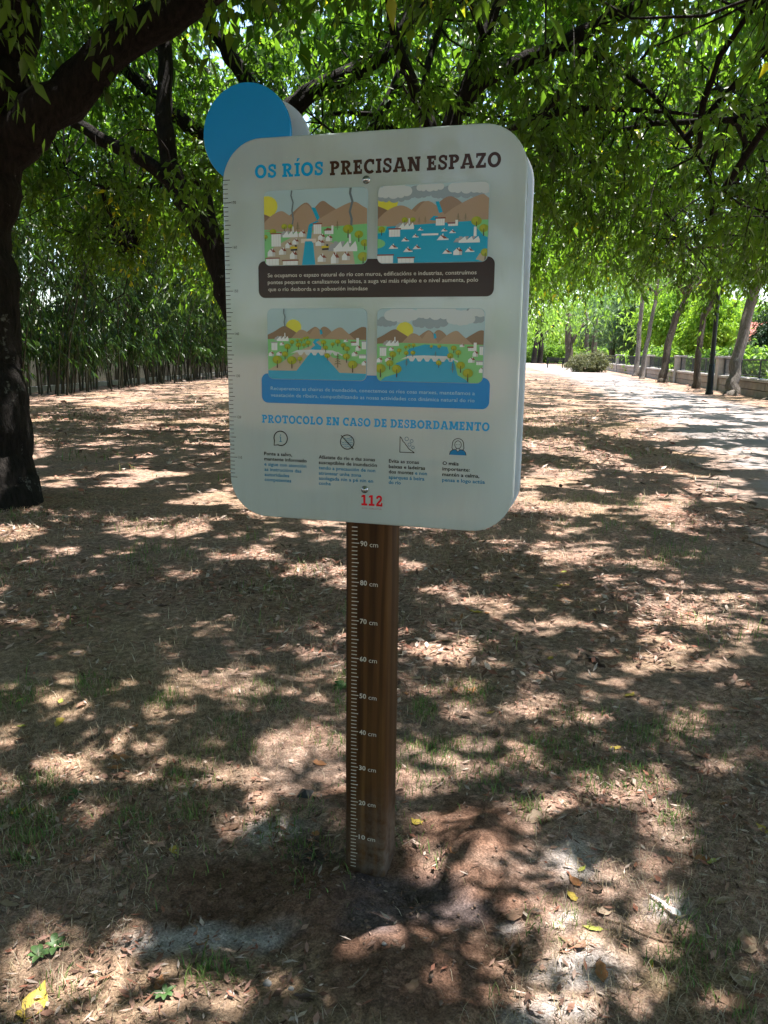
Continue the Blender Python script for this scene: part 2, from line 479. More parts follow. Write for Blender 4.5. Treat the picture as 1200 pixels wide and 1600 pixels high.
E_ash = ell([(425, 1295, 55, 22), (900, 1335, 50, 38), (905, 1505, 60, 45), (865, 1583, 80, 22), (340, 1465, 120, 18), (1035, 1410, 45, 20), (880, 1430, 40, 25), (260, 1475, 60, 16), (800, 1450, 20, 14)])
E_damp = ell([(650, 1400, 90, 55), (590, 1440, 60, 50), (480, 1325, 55, 34), (720, 1430, 60, 30), (590, 1380, 70, 30)])

def height(x, y):
    x = np.asarray(x, float); y = np.asarray(y, float)
    L, Rr = path_edges(y)
    near = 1 - sstep(5, 9, np.hypot(x - 0.2, y - 0.5))
    off = sstep(0.7, 1.4, L - x)
    h = ((fbm(x * 1.3, y * 1.3) - 0.5) * 0.06 + (fbm(x * 5, y * 5, 3) - 0.5) * 0.022 + (fbm(x * 22, y * 22, 2) - 0.5) * 0.008) * near * off
    keep = sstep(0.08, 0.35, np.hypot(x - 0.055, y - 0.055))          # the post stands at z = 0
    h = h * (0.25 + 0.75 * keep)
    d = np.clip(inell(E_dug, x, y, 0.2) * 2.2, 0, 1)
    h = h + d * ((fbm(x * 30, y * 30, 3) - 0.45) * 0.04)
    for (mx, my, a, s) in ((0.33, 0.16, 0.05, 0.11), (-0.02, -0.17, 0.045, 0.08), (0.22, -0.28, 0.035, 0.11), (-0.12, 0.25, 0.03, 0.09), (0.28, 0.3, 0.03, 0.09)):
        h = h + a * np.exp(-((x - mx) ** 2 + (y - my) ** 2) / (2 * s * s))
    for (mx, my, a, s) in ((0.2, 0.0, -0.025, 0.07), (-0.1, 0.07, -0.02, 0.07)):
        h = h + a * np.exp(-((x - mx) ** 2 + (y - my) ** 2) / (2 * s * s))
    return h

def build_ground():
    n = 341
    t = np.linspace(-1, 1, n); b = 7.3; a = 700 / math.sinh(b)
    g = a * np.sinh(b * t)
    X, Y = np.meshgrid(g + 0.25, g + 0.15)
    Z = height(X, Y)
    V = np.stack([X, Y, Z], -1).reshape(-1, 3)
    i = np.arange(n * n).reshape(n, n)
    F = np.stack([i[:-1, :-1], i[:-1, 1:], i[1:, 1:], i[1:, :-1]], -1).reshape(-1, 4)
    x, y = V[:, 0], V[:, 1]
    cols = np.stack([np.clip(inell(E_dug, x, y) * 3, 0, 1), np.clip(inell(E_ash, x, y, 0.6, 14) * 2.5, 0, 0.9), np.clip(inell(E_damp, x, y, 0.5, 14) * 2.5, 0, 1)], 1)
    o = obj('ground', mesh_np('ground', V, F, cols=cols, smooth=True), M['ground'])
    tag(o, kind='structure')
build_ground()

def build_path():
    ys = np.concatenate([np.arange(-40, 20, 0.12), np.arange(20, 130, 0.5)])
    L, Rr = path_edges(ys)
    L = L + (fbm(ys * 1.1, ys * 0 + 3) - 0.5) * 1.1 + (fbm(ys * 6, ys * 0 + 8) - 0.5) * 0.3
    Rr = Rr + (fbm(ys * 0.9, ys * 0 + 31) - 0.5) * 0.6
    k = 21
    V = []; ED = []
    for j in range(k):
        s = j / (k - 1)
        V.append(np.stack([L * (1 - s) + Rr * s, ys, np.full_like(ys, 0.008 + 0.02 * math.sin(math.pi * s))], 1)); ED.append(np.full_like(ys, max(0.0, 1 - s / .22, 1 - (1 - s) / .15)))
    V = np.stack(V, 1).reshape(-1, 3)
    i = np.arange(len(ys) * k).reshape(len(ys), k)
    F = np.stack([i[:-1, :-1], i[:-1, 1:], i[1:, 1:], i[1:, :-1]], -1).reshape(-1, 4)
    tag(obj('path', mesh_np('path', V, F, {'edge': np.stack(ED, 1).ravel()}, smooth=True), M['path']), kind='structure')
build_path()

# ------------------------------------------------------------------ the sign: panel coordinates in mm (x along the face, z up)
YF = -0.0175                      # front face of the front sheet
sign = empty('information_sign', (0.055, 0.055, -0.05), 'white rounded information board with a blue disc on a brown measuring post', 'sign')

def rrect(x0, x1, z0, z1, r, n=10):
    P = []
    for cx, cz, a0 in ((x1 - r, z1 - r, 0), (x0 + r, z1 - r, 90), (x0 + r, z0 + r, 180), (x1 - r, z0 + r, 270)):
        for k in range(n + 1):
            a = math.radians(a0 + 90 * k / n); P.append((cx + r * math.cos(a), cz + r * math.sin(a)))
    return P

def plate(name, outline, y0, y1, bev, mat, parent, inset=None):
    """slab with softened edges; outline in metres (x, z), y0 front, y1 back"""
    P = np.array(outline); n = len(P)
    T = np.roll(P, -1, 0) - np.roll(P, 1, 0); T /= np.linalg.norm(T, axis=1)[:, None]
    N = np.stack([T[:, 1], -T[:, 0]], 1)          # outward for counter-clockwise outlines
    rows = [(y0, bev), (y0 + bev * 0.3, bev * 0.3), (y0 + bev, 0), (y1 - bev, 0), (y1 - bev * 0.3, bev * 0.3), (y1, bev)]
    V = []
    for y, ins in rows:
        q = P - N * ins
        V += [(a, y, c) for a, c in q]
    F = [tuple(range(n)), tuple(range(6 * n - 1, 5 * n - 1, -1))]
    for k in range(5):
        for j in range(n):
            F.append((k * n + j, (k + 1) * n + j, (k + 1) * n + (j + 1) % n, k * n + (j + 1) % n))
    me = bpy.data.meshes.new(name); me.from_pydata(V, [], F); me.update()
    for pl in me.polygons: pl.use_smooth = len(pl.vertices) == 4
    return obj(name, me, mat, parent)

# post: a squared timber with slightly eased arrises
def build_post():
    w = 0.110; e = 0.006; zs = np.concatenate([np.linspace(-0.35, 0.25, 13), np.linspace(0.3, 1.80, 31)])
    ring = [(e, 0), (w - e, 0), (w, e), (w, w - e), (w - e, w), (e, w), (0, w - e), (0, e)]
    V = []; D = []
    for z in zs:
        for (x, y) in ring:
            V.append((x + (vnoise(x * 40 + 3, z * 9) - .5) * .0012, y + (vnoise(y * 40 + 9, z * 7) - .5) * .0012, z)); D.append(float(1 - sstep(0.02, 0.30, z)) * (1.0 if x > 0.09 else 0.45))
    n = 8
    F = [(i * n + j, i * n + (j + 1) % n, (i + 1) * n + (j + 1) % n, (i + 1) * n + j) for i in range(len(zs) - 1) for j in range(n)]
    o = mesh_np('post', np.array(V), np.array(F), {'dirt': np.array(D)})
    p = obj('post', o, M['post'], sign)
    m = MB(); m.add([(x, y, 1.80) for x, y in ring], [tuple(range(8))]); m.build('post_top', M['post'], sign)
    return p
post = build_post()

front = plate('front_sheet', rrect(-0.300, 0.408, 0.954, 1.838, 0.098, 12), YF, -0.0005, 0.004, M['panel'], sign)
rear = plate('rear_sheet', rrect(-0.300, 0.408, 0.954, 1.838, 0.098, 12), 0.1105, 0.1275, 0.004, M['rear'], sign)
circ = [(-0.239 + 0.109 * math.cos(math.radians(a)), 1.85 + 0.109 * math.sin(math.radians(a))) for a in range(0, 360, 5)]
# discs butt against the inner side of each sheet
plate('blue_disc', circ, -0.0118, 0.0008, 0.0015, M['disc'], sign)['label'] = 'blue disc rising behind the top corner'
plate('rear_disc', circ, 0.1095, 0.1225, 0.0015, M['rear'], sign)

# ---- print: flat coloured shapes, every shape a hair prouder than the one below
class Print:
    def __init__(s, y, step=2.5e-5):
        s.v = []; s.f = []; s.c = []; s.y = y; s.step = step; s.clip = None
    def poly(s, pts, col):
        pts = [tuple(p) for p in pts]
        if s.clip is not None: pts = clip_poly(pts, s.clip)
        if len(pts) < 3: return
        o = len(s.v); s.y -= s.step
        s.v += [(p[0], s.y, p[1]) for p in pts]; s.f.append(tuple(range(o, o + len(pts)))); s.c += [col] * len(pts)
    def quads(s, Q, col):          # many coplanar, non-overlapping quads in one layer
        s.y -= s.step
        for q in Q:
            o = len(s.v); s.v += [(p[0], s.y, p[1]) for p in q]; s.f.append((o, o + 1, o + 2, o + 3)); s.c += [col] * 4
    def ribbon(s, pts, w, col, closed=False):
        P = np.array(pts, float)
        if closed: P = np.vstack([P, P[:1]])
        T = np.gradient(P, axis=0); 
        if closed: T[0] = T[-1] = P[1] - P[-2]
        T /= np.linalg.norm(T, axis=1)[:, None] + 1e-12
        N = np.stack([-T[:, 1], T[:, 0]], 1) * w / 2
        A = P + N; B = P - N
        Q = []
        for k in range(len(P) - 1):
            q = [tuple(A[k]), tuple(A[k + 1]), tuple(B[k + 1]), tuple(B[k])]
            Q.append(q)
        if s.clip is not None:
            s.y -= s.step
            for q in Q:
                q = clip_poly(q, s.clip)
                if len(q) >= 3:
                    o = len(s.v); s.v += [(p[0], s.y, p[1]) for p in q]; s.f.append(tuple(range(o, o + len(q)))); s.c += [col] * len(q)
        else: s.quads(Q, col)
    def circle(s, cx, cz, r, col, rz=None, n=20):
        rz = rz or r
        s.poly([(cx + r * math.cos(2 * math.pi * k / n), cz + rz * math.sin(2 * math.pi * k / n)) for k in range(n)], col)
    def build(s, name, parent, y_org=True):
        me = bpy.data.meshes.new(name); me.from_pydata(s.v, [], s.f); me.update()
        a = me.attributes.new('col', 'FLOAT_COLOR', 'POINT')
        a.data.foreach_set('color', np.array([(*c, 1) for c in s.c], np.float32).ravel())
        return obj(name, me, M['print'], parent)

def clip_poly(sub_, clip):
    out = list(sub_)
    n = len(clip)
    for i in range(n):
        a = clip[i]; b = clip[(i + 1) % n]
        ex, ez = b[0] - a[0], b[1] - a[1]
        inp = out; out = []
        if not inp: break
        side = lambda p: ex * (p[1] - a[1]) - ez * (p[0] - a[0])
        for k in range(len(inp)):
            p, q = inp[k - 1], inp[k]; sp, sq = side(p), side(q)
            if (sp >= 0) != (sq >= 0):
                t = sp / (sp - sq); out.append((p[0] + (q[0] - p[0]) * t, p[1] + (q[1] - p[1]) * t))
            if sq >= 0: out.append(q)
    return out

BROWN = srgb(66, 36, 16); BLUE = srgb(0, 162, 222); CYAN = srgb(0, 160, 205); BLACK = srgb(18, 20, 22); RED = srgb(225, 30, 45)
DBLUE = srgb(0, 118, 190)

# ---- slab-serif capitals for the headings (unit: cap height)
def glyph(ch):
    T = 0.245; S = 0.175
    P = []
    bar = lambda x0, z0, x1, z1: P.append([(x0, z0), (x1, z0), (x1, z1), (x0, z1)])
    def ring(cx, cz, rx, rz, a0, a1, t=T, n=18):
        for k in range(n):
            a, b = math.radians(a0 + (a1 - a0) * k / n), math.radians(a0 + (a1 - a0) * (k + 1) / n)
            P.append([(cx + rx * math.cos(a), cz + rz * math.sin(a)), (cx + rx * math.cos(b), cz + rz * math.sin(b)),
                      (cx + (rx - t) * math.cos(b), cz + (rz - t * .88) * math.sin(b)), (cx + (rx - t) * math.cos(a), cz + (rz - t * .88) * math.sin(a))])
    def diag(x0, z0, x1, z1, w): P.append([(x0 - w / 2, z0), (x0 + w / 2, z0), (x1 + w / 2, z1), (x1 - w / 2, z1)])
    def stroke(pts, w):
        A = np.array(pts, float); t = np.gradient(A, axis=0); t /= np.linalg.norm(t, axis=1)[:, None]; N = np.stack([-t[:, 1], t[:, 0]], 1) * w / 2
        for k in range(len(A) - 1): P.append([tuple(A[k] + N[k]), tuple(A[k + 1] + N[k + 1]), tuple(A[k + 1] - N[k + 1]), tuple(A[k] - N[k])])
    if ch == 'O': ring(.49, .5, .49, .52, 0, 360, n=30); w = .98
    elif ch == 'S':
        q = [(.60, .71), (.57, .84), (.47, .91), (.34, .92), (.20, .87), (.145, .755), (.18, .64), (.30, .56), (.45, .48), (.565, .40), (.60, .28), (.55, .16), (.43, .09), (.28, .085), (.15, .15), (.105, .29)]
        A, _ = smooth_path(np.array(q), np.ones(len(q)), 3); stroke(A, .19); bar(.535, .62, .69, .96); bar(.02, .04, .17, .38); w = .71
    elif ch == 'C':
        ring(.49, .5, .49, .52, 48, 312, n=26); bar(.66, .62, .82, .98); w = .85
    elif ch in 'IÍ':
        bar(.12, 0, .12 + T, 1); bar(0, 0, .45, S); bar(0, 1 - S, .45, 1); w = .45
        if ch == 'Í': P.append([(.16, 1.10), (.30, 1.10), (.46, 1.34), (.24, 1.34)])
    elif ch in 'RPBD':
        bar(.10, 0, .10 + T, 1); bar(0, 0, .42, S); bar(0, 1 - S, .42, 1)
        if ch == 'D': bar(.42, 0, .45, S + .03); bar(.42, 1 - S - .03, .45, 1); ring(.43, .5, .45, .5, -90, 90); w = .90
        else:
            hz = .29 if ch in 'RP' else .26
            bar(.30, 1 - .17, .46, 1); bar(.30, 1 - 2 * hz, .46, 1 - 2 * hz + .16); ring(.45, 1 - hz, .33, hz, -90, 90); w = .79
            if ch == 'R': P.append([(.36, .44), (.58, .44), (.80, .1), (.56, .1)]); bar(.54, 0, .90, S); w = .91
            if ch == 'B': bar(.30, 0, .48, .17); bar(.30, .40, .48, .54); ring(.47, .275, .37, .275, -90, 90); w = .85
    elif ch in 'EL':
        bar(.10, 0, .10 + T, 1); bar(0, 0, .70, S + .03); w = .74
        bar(.56, 0, .70, .34)
        if ch == 'E': bar(0, 1 - S - .03, .68, 1); bar(.54, .68, .68, 1); bar(.28, .42, .52, .58); bar(.44, .34, .55, .66)
        else: bar(0, 1 - S, .44, 1)
    elif ch == 'A':
        diag(.16, .05, .46, 1, .22); diag(.86, .05, .54, 1, .24); bar(.26, .24, .76, .39); bar(0, 0, .36, S); bar(.64, 0, 1.02, S); bar(.30, 1 - S, .62, 1); w = 1.02
    elif ch == 'N':
        bar(.11, 0, .11 + T * .95, 1); bar(.70, 0, .70 + T * .95, 1); diag(.24, 1, .78, 0, .27); bar(0, 0, .40, S); bar(0, 1 - S, .3, 1); bar(.58, 1 - S, 1.0, 1); w = 1.0
    elif ch == 'M':
        bar(.11, 0, .11 + T * .95, 1); bar(.92, 0, .92 + T * .95, 1); diag(.27, 1, .60, .12, .25); diag(.97, 1, .64, .12, .25); bar(0, 0, .40, S); bar(.82, 0, 1.22, S); bar(0, 1 - S, .3, 1); bar(.95, 1 - S, 1.22, 1); w = 1.22
    elif ch == 'Z':
        bar(.02, 0, .76, S + .03); bar(.02, 1 - S - .03, .74, 1); diag(.16, .1, .62, .9, .27); bar(.62, 0, .76, .33); bar(.02, .69, .15, 1); w = .78
    elif ch == 'T':
        bar(.33, 0, .33 + T, 1); bar(.19, 0, .68, S); bar(0, 1 - S - .02, .87, 1); bar(0, .64, .14, 1); bar(.73, .64, .87, 1); w = .87
    elif ch == '1':
        bar(.24, 0, .47, 1); bar(.04, 0, .67, S + .02); P.append([(.04, .74), (.24, .80), (.24, 1.0), (.04, .90)]); w = .70
    elif ch == '2':
        q = [(.13, .70), (.17, .83), (.28, .91), (.43, .91), (.55, .84), (.58, .71), (.54, .59), (.42, .46), (.28, .32), (.14, .15)]
        A, _ = smooth_path(np.array(q), np.ones(len(q)), 3); stroke(A, .2); bar(.05, 0, .72, .19); bar(.57, 0, .72, .34); w = .75
    else: w = .33
    return P, w

def heading(name, text, x0, x1, zb, cap, col, parent, y=YF - 0.0003):
    w = 0; G = []
    for ch in text:
        P, a = glyph(ch); G.append((w, P)); w += a + (.10 if ch != ' ' else .06)
    w -= .10
    sx = (x1 - x0) / w
    pr = Print(y, 0)
    for off, P in G:
        for k, q in enumerate(P):
            pr.y = y - 1.6e-5 * (k % 26)
            pr.v += [(x0 + (off + p[0]) * sx, pr.y, zb + p[1] * cap) for p in q]
            n = len(pr.v); pr.f.append((n - 4, n - 3, n - 2, n - 1)); pr.c += [col] * 4
    return pr.build(name, parent)

mm = 0.001
heading('heading', 'OS RÍOS', -216 * mm, -49 * mm, 1750.5 * mm, 29 * mm, BLUE, sign)
heading('heading', 'PRECISAN ESPAZO', -33 * mm, 351 * mm, 1749 * mm, 30 * mm, BROWN, sign)
heading('heading', 'PROTOCOLO EN CASO DE DESBORDAMENTO', -210 * mm, 348 * mm, 1188.5 * mm, 19.5 * mm, BLUE, sign)
heading('emergency_number', '112', 45 * mm, 99 * mm, 999 * mm, 26 * mm, RED, sign)

# ---- running text from Blender's own font
_fc = {}
def text_mesh(txt, bold):
    cu = bpy.data.curves.new('t', 'FONT'); cu.body = txt; cu.size = 1.0; cu.resolution_u = 2; cu.offset = bold; cu.fill_mode = 'FRONT'
    ob = bpy.data.objects.new('t', cu); COL.objects.link(ob)
    dg = bpy.context.evaluated_depsgraph_get(); me = bpy.data.meshes.new_from_object(ob.evaluated_get(dg))
    V = np.array([v.co[:] for v in me.vertices]).reshape(-1, 3); F = [tuple(p.vertices) for p in me.polygons]
    bpy.data.objects.remove(ob); bpy.data.curves.remove(cu); bpy.data.meshes.remove(me)
    return V, F
_Hv, _ = text_mesh('H', 0.0); HCAP = _Hv[:, 1].max() - _Hv[:, 1].min()
def line(name, txt, x0, x1, zb, cap, col, parent, bold=0.0, y=YF - 0.0003, cols=None):
    V, F = text_mesh(txt, bold)
    sz = cap / HCAP; mn, mx = V[:, 0].min(), V[:, 0].max()
    sx = (x1 - x0) / (mx - mn) if x1 is not None else sz
    P = np.stack([x0 + (V[:, 0] - mn) * sx, np.full(len(V), y), zb + V[:, 1] * sz], 1)
    me = bpy.data.meshes.new(name); me.from_pydata([tuple(p) for p in P], [], F); me.update()
    a = me.attributes.new('col', 'FLOAT_COLOR', 'POINT')
    C = np.ones((len(V), 4), np.float32); C[:, :3] = col
    if cols is not None: C[P[:, 0] > cols[0], :3] = cols[1]
    a.data.foreach_set('color', C.ravel())
    return obj(name, me, M['print'], parent)

def box_print(name, x0, x1, z0, z1, r, col):
    return plate(name, rrect(x0, x1, z0, z1, r, 6), YF - 0.0009, YF + 0.001, 0.0003, flat_mat(name, col), sign)
def flat_mat(n, col):
    m = NT(n); f = m.noise(m.coord(), 4, 3); m.base(m.ramp(f, [(0.3, tuple(c * .93 for c in col)), (0.7, tuple(min(1, c * 1.05) for c in col))])); m.set(Roughness=0.13); m.b.inputs['Specular IOR Level'].default_value = 0.2; return m.m
bb = box_print('brown_caption_box', -212 * mm, 346 * mm, 1483.5 * mm, 1567.5 * mm, 16 * mm, srgb(52, 22, 5))
cb = box_print('blue_caption_box', -209 * mm, 345 * mm, 1237.5 * mm, 1307.5 * mm, 16 * mm, srgb(0, 140, 212))
CREAM = srgb(215, 205, 190); PALE = srgb(170, 220, 235)
yc = YF - 0.0014
for t, a, b, z in (('Se ocupamos o espazo natural do río con muros, edificacións e industrias, construímos', -188, 307, 1530.5), ('pontes pequenas e canalizamos os leitos, a auga vai máis rápido e o nivel aumenta, polo', -188, 311, 1515), ('que o río desborda e a poboación inúndase', -187, 58, 1499)):
    line('lettering', t, a * mm, b * mm, z * mm, 8.6 * mm, CREAM, bb, 0.006, yc)
for t, a, b, z in (('Recuperemos as chairas de inundación, conectemos os ríos coas marxes, manteñamos a', -185, 312, 1268.5), ('vexetación de ribeira, compatibilizando as nosas actividades coa dinámica natural do río', -185, 312, 1252.5)):
    line('lettering', t, a * mm, b * mm, z * mm, 8.2 * mm, PALE, cb, 0.0, yc)
K, B_ = BLACK, srgb(0, 125, 170)
cols_txt = [
    ('Ponte a salvo,', -206, -132, 1109, K), ('mantente informado', -206, -94, 1096, K), ('e sigue con atención', -206, -95, 1083, B_), ('as instrucións das', -206, -108, 1070, B_), ('autoridades', -206, -140, 1057, B_), ('competentes', -206, -135, 1044.5, B_),
    ('Afástate do río e das zonas', -63, 79, 1107, K), ('susceptibles de inundación', -63, 84, 1094, K), ('tendo a precaución de non', -63, 80, 1081, B_), ('atravesar unha zona', -63, 45, 1068, B_), ('asolagada nin a pé nin en', -63, 75, 1055.5, B_), ('coche', -63, -32, 1043, B_),
    ('Evita as zonas', 113, 186, 1106, K), ('baixas e ladeiras', 113, 201, 1093, K), ('dos montes e non', 113, 206, 1080.5, K), ('aparques á beira', 113, 200, 1067.5, B_), ('do río', 113, 143, 1055, B_),
    ('O máis', 242, 280, 1107, K), ('importante:', 242, 306, 1094, K), ('mantén a calma,', 242, 329, 1081, K), ('pensa e logo actúa', 242, 342, 1068, B_)]
for t, a, b, z, c in cols_txt:
    line('lettering', t, a * mm, b * mm, z * mm, 8.0 * mm, c, sign, 0.022, cols=(173 * mm, B_) if t.startswith('dos montes') else None)
line('lettering', 'SOS GALICIA', 47 * mm, 97 * mm, 990.5 * mm, 3.6 * mm, srgb(190, 120, 120), sign, 0.0)

# ---- scale marks
pr = Print(YF - 0.0002)
Q = []
for k in range(105, 176):
    ln = 20 if k % 10 == 0 else (18 if k % 5 == 0 else 13)
    if k in (105, 175): ln = 19
    Q.append([(-299.0 * mm + 0.0012, k * .01 - .0007), ((-299 + ln) * mm, k * .01 - .0007), ((-299 + ln) * mm, k * .01 + .0007), (-299.0 * mm + 0.0012, k * .01 + .0007)])
pr.quads(Q, BLACK); pr.build('scale_mark', sign)
for k in range(110, 180, 10):
    line('scale_number', str(k), -276.5 * mm, -266 * mm, k * .01 - .003, 6.4 * mm, BLACK, sign, 0.0)
pr = Print(-0.0012)
Q = []
for k in range(1, 95):
    ln = 19 if k % 10 == 0 else (18.5 if k % 5 == 0 else 14.5)
    j = (vnoise(k * .37, 2) - .5) * .0006
    Q.append([(.0165, k * .01 - .0011), (.0165 + ln * mm, k * .01 - .0011 + j), (.0165 + ln * mm, k * .01 + .0011 + j), (.0165, k * .01 + .0011)])
WHITE = srgb(205, 195, 180)
pr.quads(Q, WHITE); pr.build('scale_mark', post)
for k in range(10, 100, 10):
    line('scale_number', str(k), .0385, .0385 + .0178, k * .01 - .006, 12.2 * mm, WHITE, post, 0.02, -0.0012)
    line('scale_number', 'cm', .0625, .084, k * .01 - .007, 12.0 * mm, WHITE, post, 0.0, -0.0012)

# ---- pictograms
pr = Print(YF - 0.0003)
cx, cz = -161.5 * mm, 1152 * mm; r = 17.5 * mm
pts = [(cx + r * math.cos(math.radians(a)), cz + r * math.sin(math.radians(a))) for a in range(-112, 206, 6)]
pr.ribbon(pts + [(cx - 17.5 * mm, cz - 17.5 * mm), pts[0]], 2.6 * mm, BLACK)
ic = srgb(40, 130, 160)
pr.circle(cx, cz + 8 * mm, 1.5 * mm, ic); pr.ribbon([(cx - 3 * mm, cz + 3.5 * mm), (cx, cz + 3.5 * mm)], 1.6 * mm, ic); pr.ribbon([(cx, cz + 4 * mm), (cx, cz - 8 * mm)], 2.2 * mm, ic); pr.ribbon([(cx - 3.5 * mm, cz - 8 * mm), (cx + 3.5 * mm, cz - 8 * mm)], 1.6 * mm, ic)
pr.build('pictogram', sign)['label'] = 'speech bubble with a letter i'
pr = Print(YF - 0.0003); cx, cz = 9.5 * mm, 1150 * mm
for dz, x0, x1 in ((-11, -9, 9), (-6, -14, 14), (-1, -15, 15), (4, -2, 13), (8, -8, 6)):
    pr.ribbon([(cx + x * mm, cz + (dz + 1.3 * math.sin(x * .75)) * mm) for x in np.arange(x0, x1 + .1, 1.0)], 1.1 * mm, srgb(45, 130, 165))
pr.ribbon([(cx + (9 + 2.6 * math.cos(a)) * mm, cz + (9 + 2.6 * math.sin(a)) * mm) for a in np.linspace(0, 2 * math.pi, 14)], 1.0 * mm, srgb(45, 130, 165))
pr.ribbon([(cx + 17 * mm * math.cos(a), cz + 17 * mm * math.sin(a)) for a in np.linspace(0, 2 * math.pi, 41)], 2.3 * mm, BLACK)
pr.ribbon([(cx - 15.5 * mm, cz + 15.5 * mm), (cx + 15.5 * mm, cz - 15.5 * mm)], 2.3 * mm, BLACK)
pr.build('pictogram', sign)['label'] = 'struck-out circle of waves'
pr = Print(YF - 0.0003); cx, cz = 157 * mm, 1150 * mm
hill = [(-17.5, 18), (-14, 15), (-12, 11), (-10, 6.5), (-6.5, 4.5), (-3, -1), (-.5, -3.5), (2, -7), (4.5, -10), (9, -13), (13, -15), (17, -18)]
pr.ribbon([(cx + a * mm, cz + b * mm) for a, b in hill], 1.7 * mm, BLACK); pr.ribbon([(cx - 17.5 * mm, cz + 18.6 * mm), (cx - 17.5 * mm, cz - 18.8 * mm)], 1.7 * mm, BLACK); pr.ribbon([(cx - 18.3 * mm, cz - 18.3 * mm), (cx + 17.6 * mm, cz - 18.3 * mm)], 1.7 * mm, BLACK)
for a, b, q in ((-1.5, 13.5, 4.4), (10.5, 9, 3.6), (5.5, .5, 3.9), (14, -6, 3.2)):
    pr.ribbon([(cx + (a + q * math.cos(t)) * mm, cz + (b + q * math.sin(t)) * mm) for t in np.linspace(0, 2 * math.pi, 13)], 1.2 * mm, srgb(60, 115, 140))
pr.build('pictogram', sign)['label'] = 'falling rocks on a slope'
pr = Print(YF - 0.0003); cx, cz = 277 * mm, 1150 * mm
def el(a, b, rx, rz, t0=0, t1=360, n=24): return [(cx + (a + rx * math.cos(math.radians(t))) * mm, cz + (b + rz * math.sin(math.radians(t))) * mm) for t in np.linspace(t0, t1, n)]
pr.poly([(cx + a * mm, cz + b * mm) for a, b in ((-19.5, -19), (-18, -12), (-13, -7.5), (-6, -6), (0, -11), (6, -6), (13, -7.5), (18, -12), (19.5, -19))], srgb(10, 125, 180))
pr.ribbon([(cx + a * mm, cz + b * mm) for a, b in ((-19.5, -19), (-18, -12), (-13, -7.5), (-6, -6), (0, -11), (6, -6), (13, -7.5), (18, -12), (19.5, -19))], 1.4 * mm, BLACK)
pr.ribbon(el(0, 7, 13, 12, 0, 180) + [(cx - 14 * mm, cz - 3 * mm), (cx - 11 * mm, cz - 7 * mm)], 1.5 * mm, BLACK)
pr.ribbon([(cx + 13 * mm, cz + 7 * mm), (cx + 14 * mm, cz - 3 * mm), (cx + 11 * mm, cz - 7 * mm)], 1.5 * mm, BLACK)
pr.ribbon(el(0, 5, 7.5, 9), 1.3 * mm, BLACK)
for sx in (-1, 1):
    pr.ribbon([(cx + sx * 4.5 * mm, cz + 5 * mm), (cx + sx * 1.5 * mm, cz + 5 * mm)], 0.8 * mm, BLACK); pr.ribbon([(cx + sx * 3.5 * mm, cz - 3.5 * mm), (cx + sx * 3.5 * mm, cz - 8 * mm)], 1.1 * mm, BLACK)
pr.build('pictogram', sign)['label'] = 'calm person in a blue top'

# ---- the four illustrations
SKY = srgb(180, 206, 212); MT1 = srgb(178, 150, 122); MT2 = srgb(158, 130, 104); MT3 = srgb(140, 112, 88); SUNY = srgb(226, 220, 70); GRN = srgb(130, 204, 130); EARTH = srgb(190, 176, 150); RIV = srgb(0, 166, 205)
HW = srgb(236, 240, 240); HG = srgb(168, 170, 172); RF = srgb(140, 66, 40); TR = srgb(150, 165, 20); TR2 = srgb(176, 178, 30); TK = srgb(60, 45, 20); CL1 = srgb(206, 214, 216); CL2 = srgb(152, 166, 174); SMK = srgb(110, 122, 128); YEL = srgb(215, 190, 30)

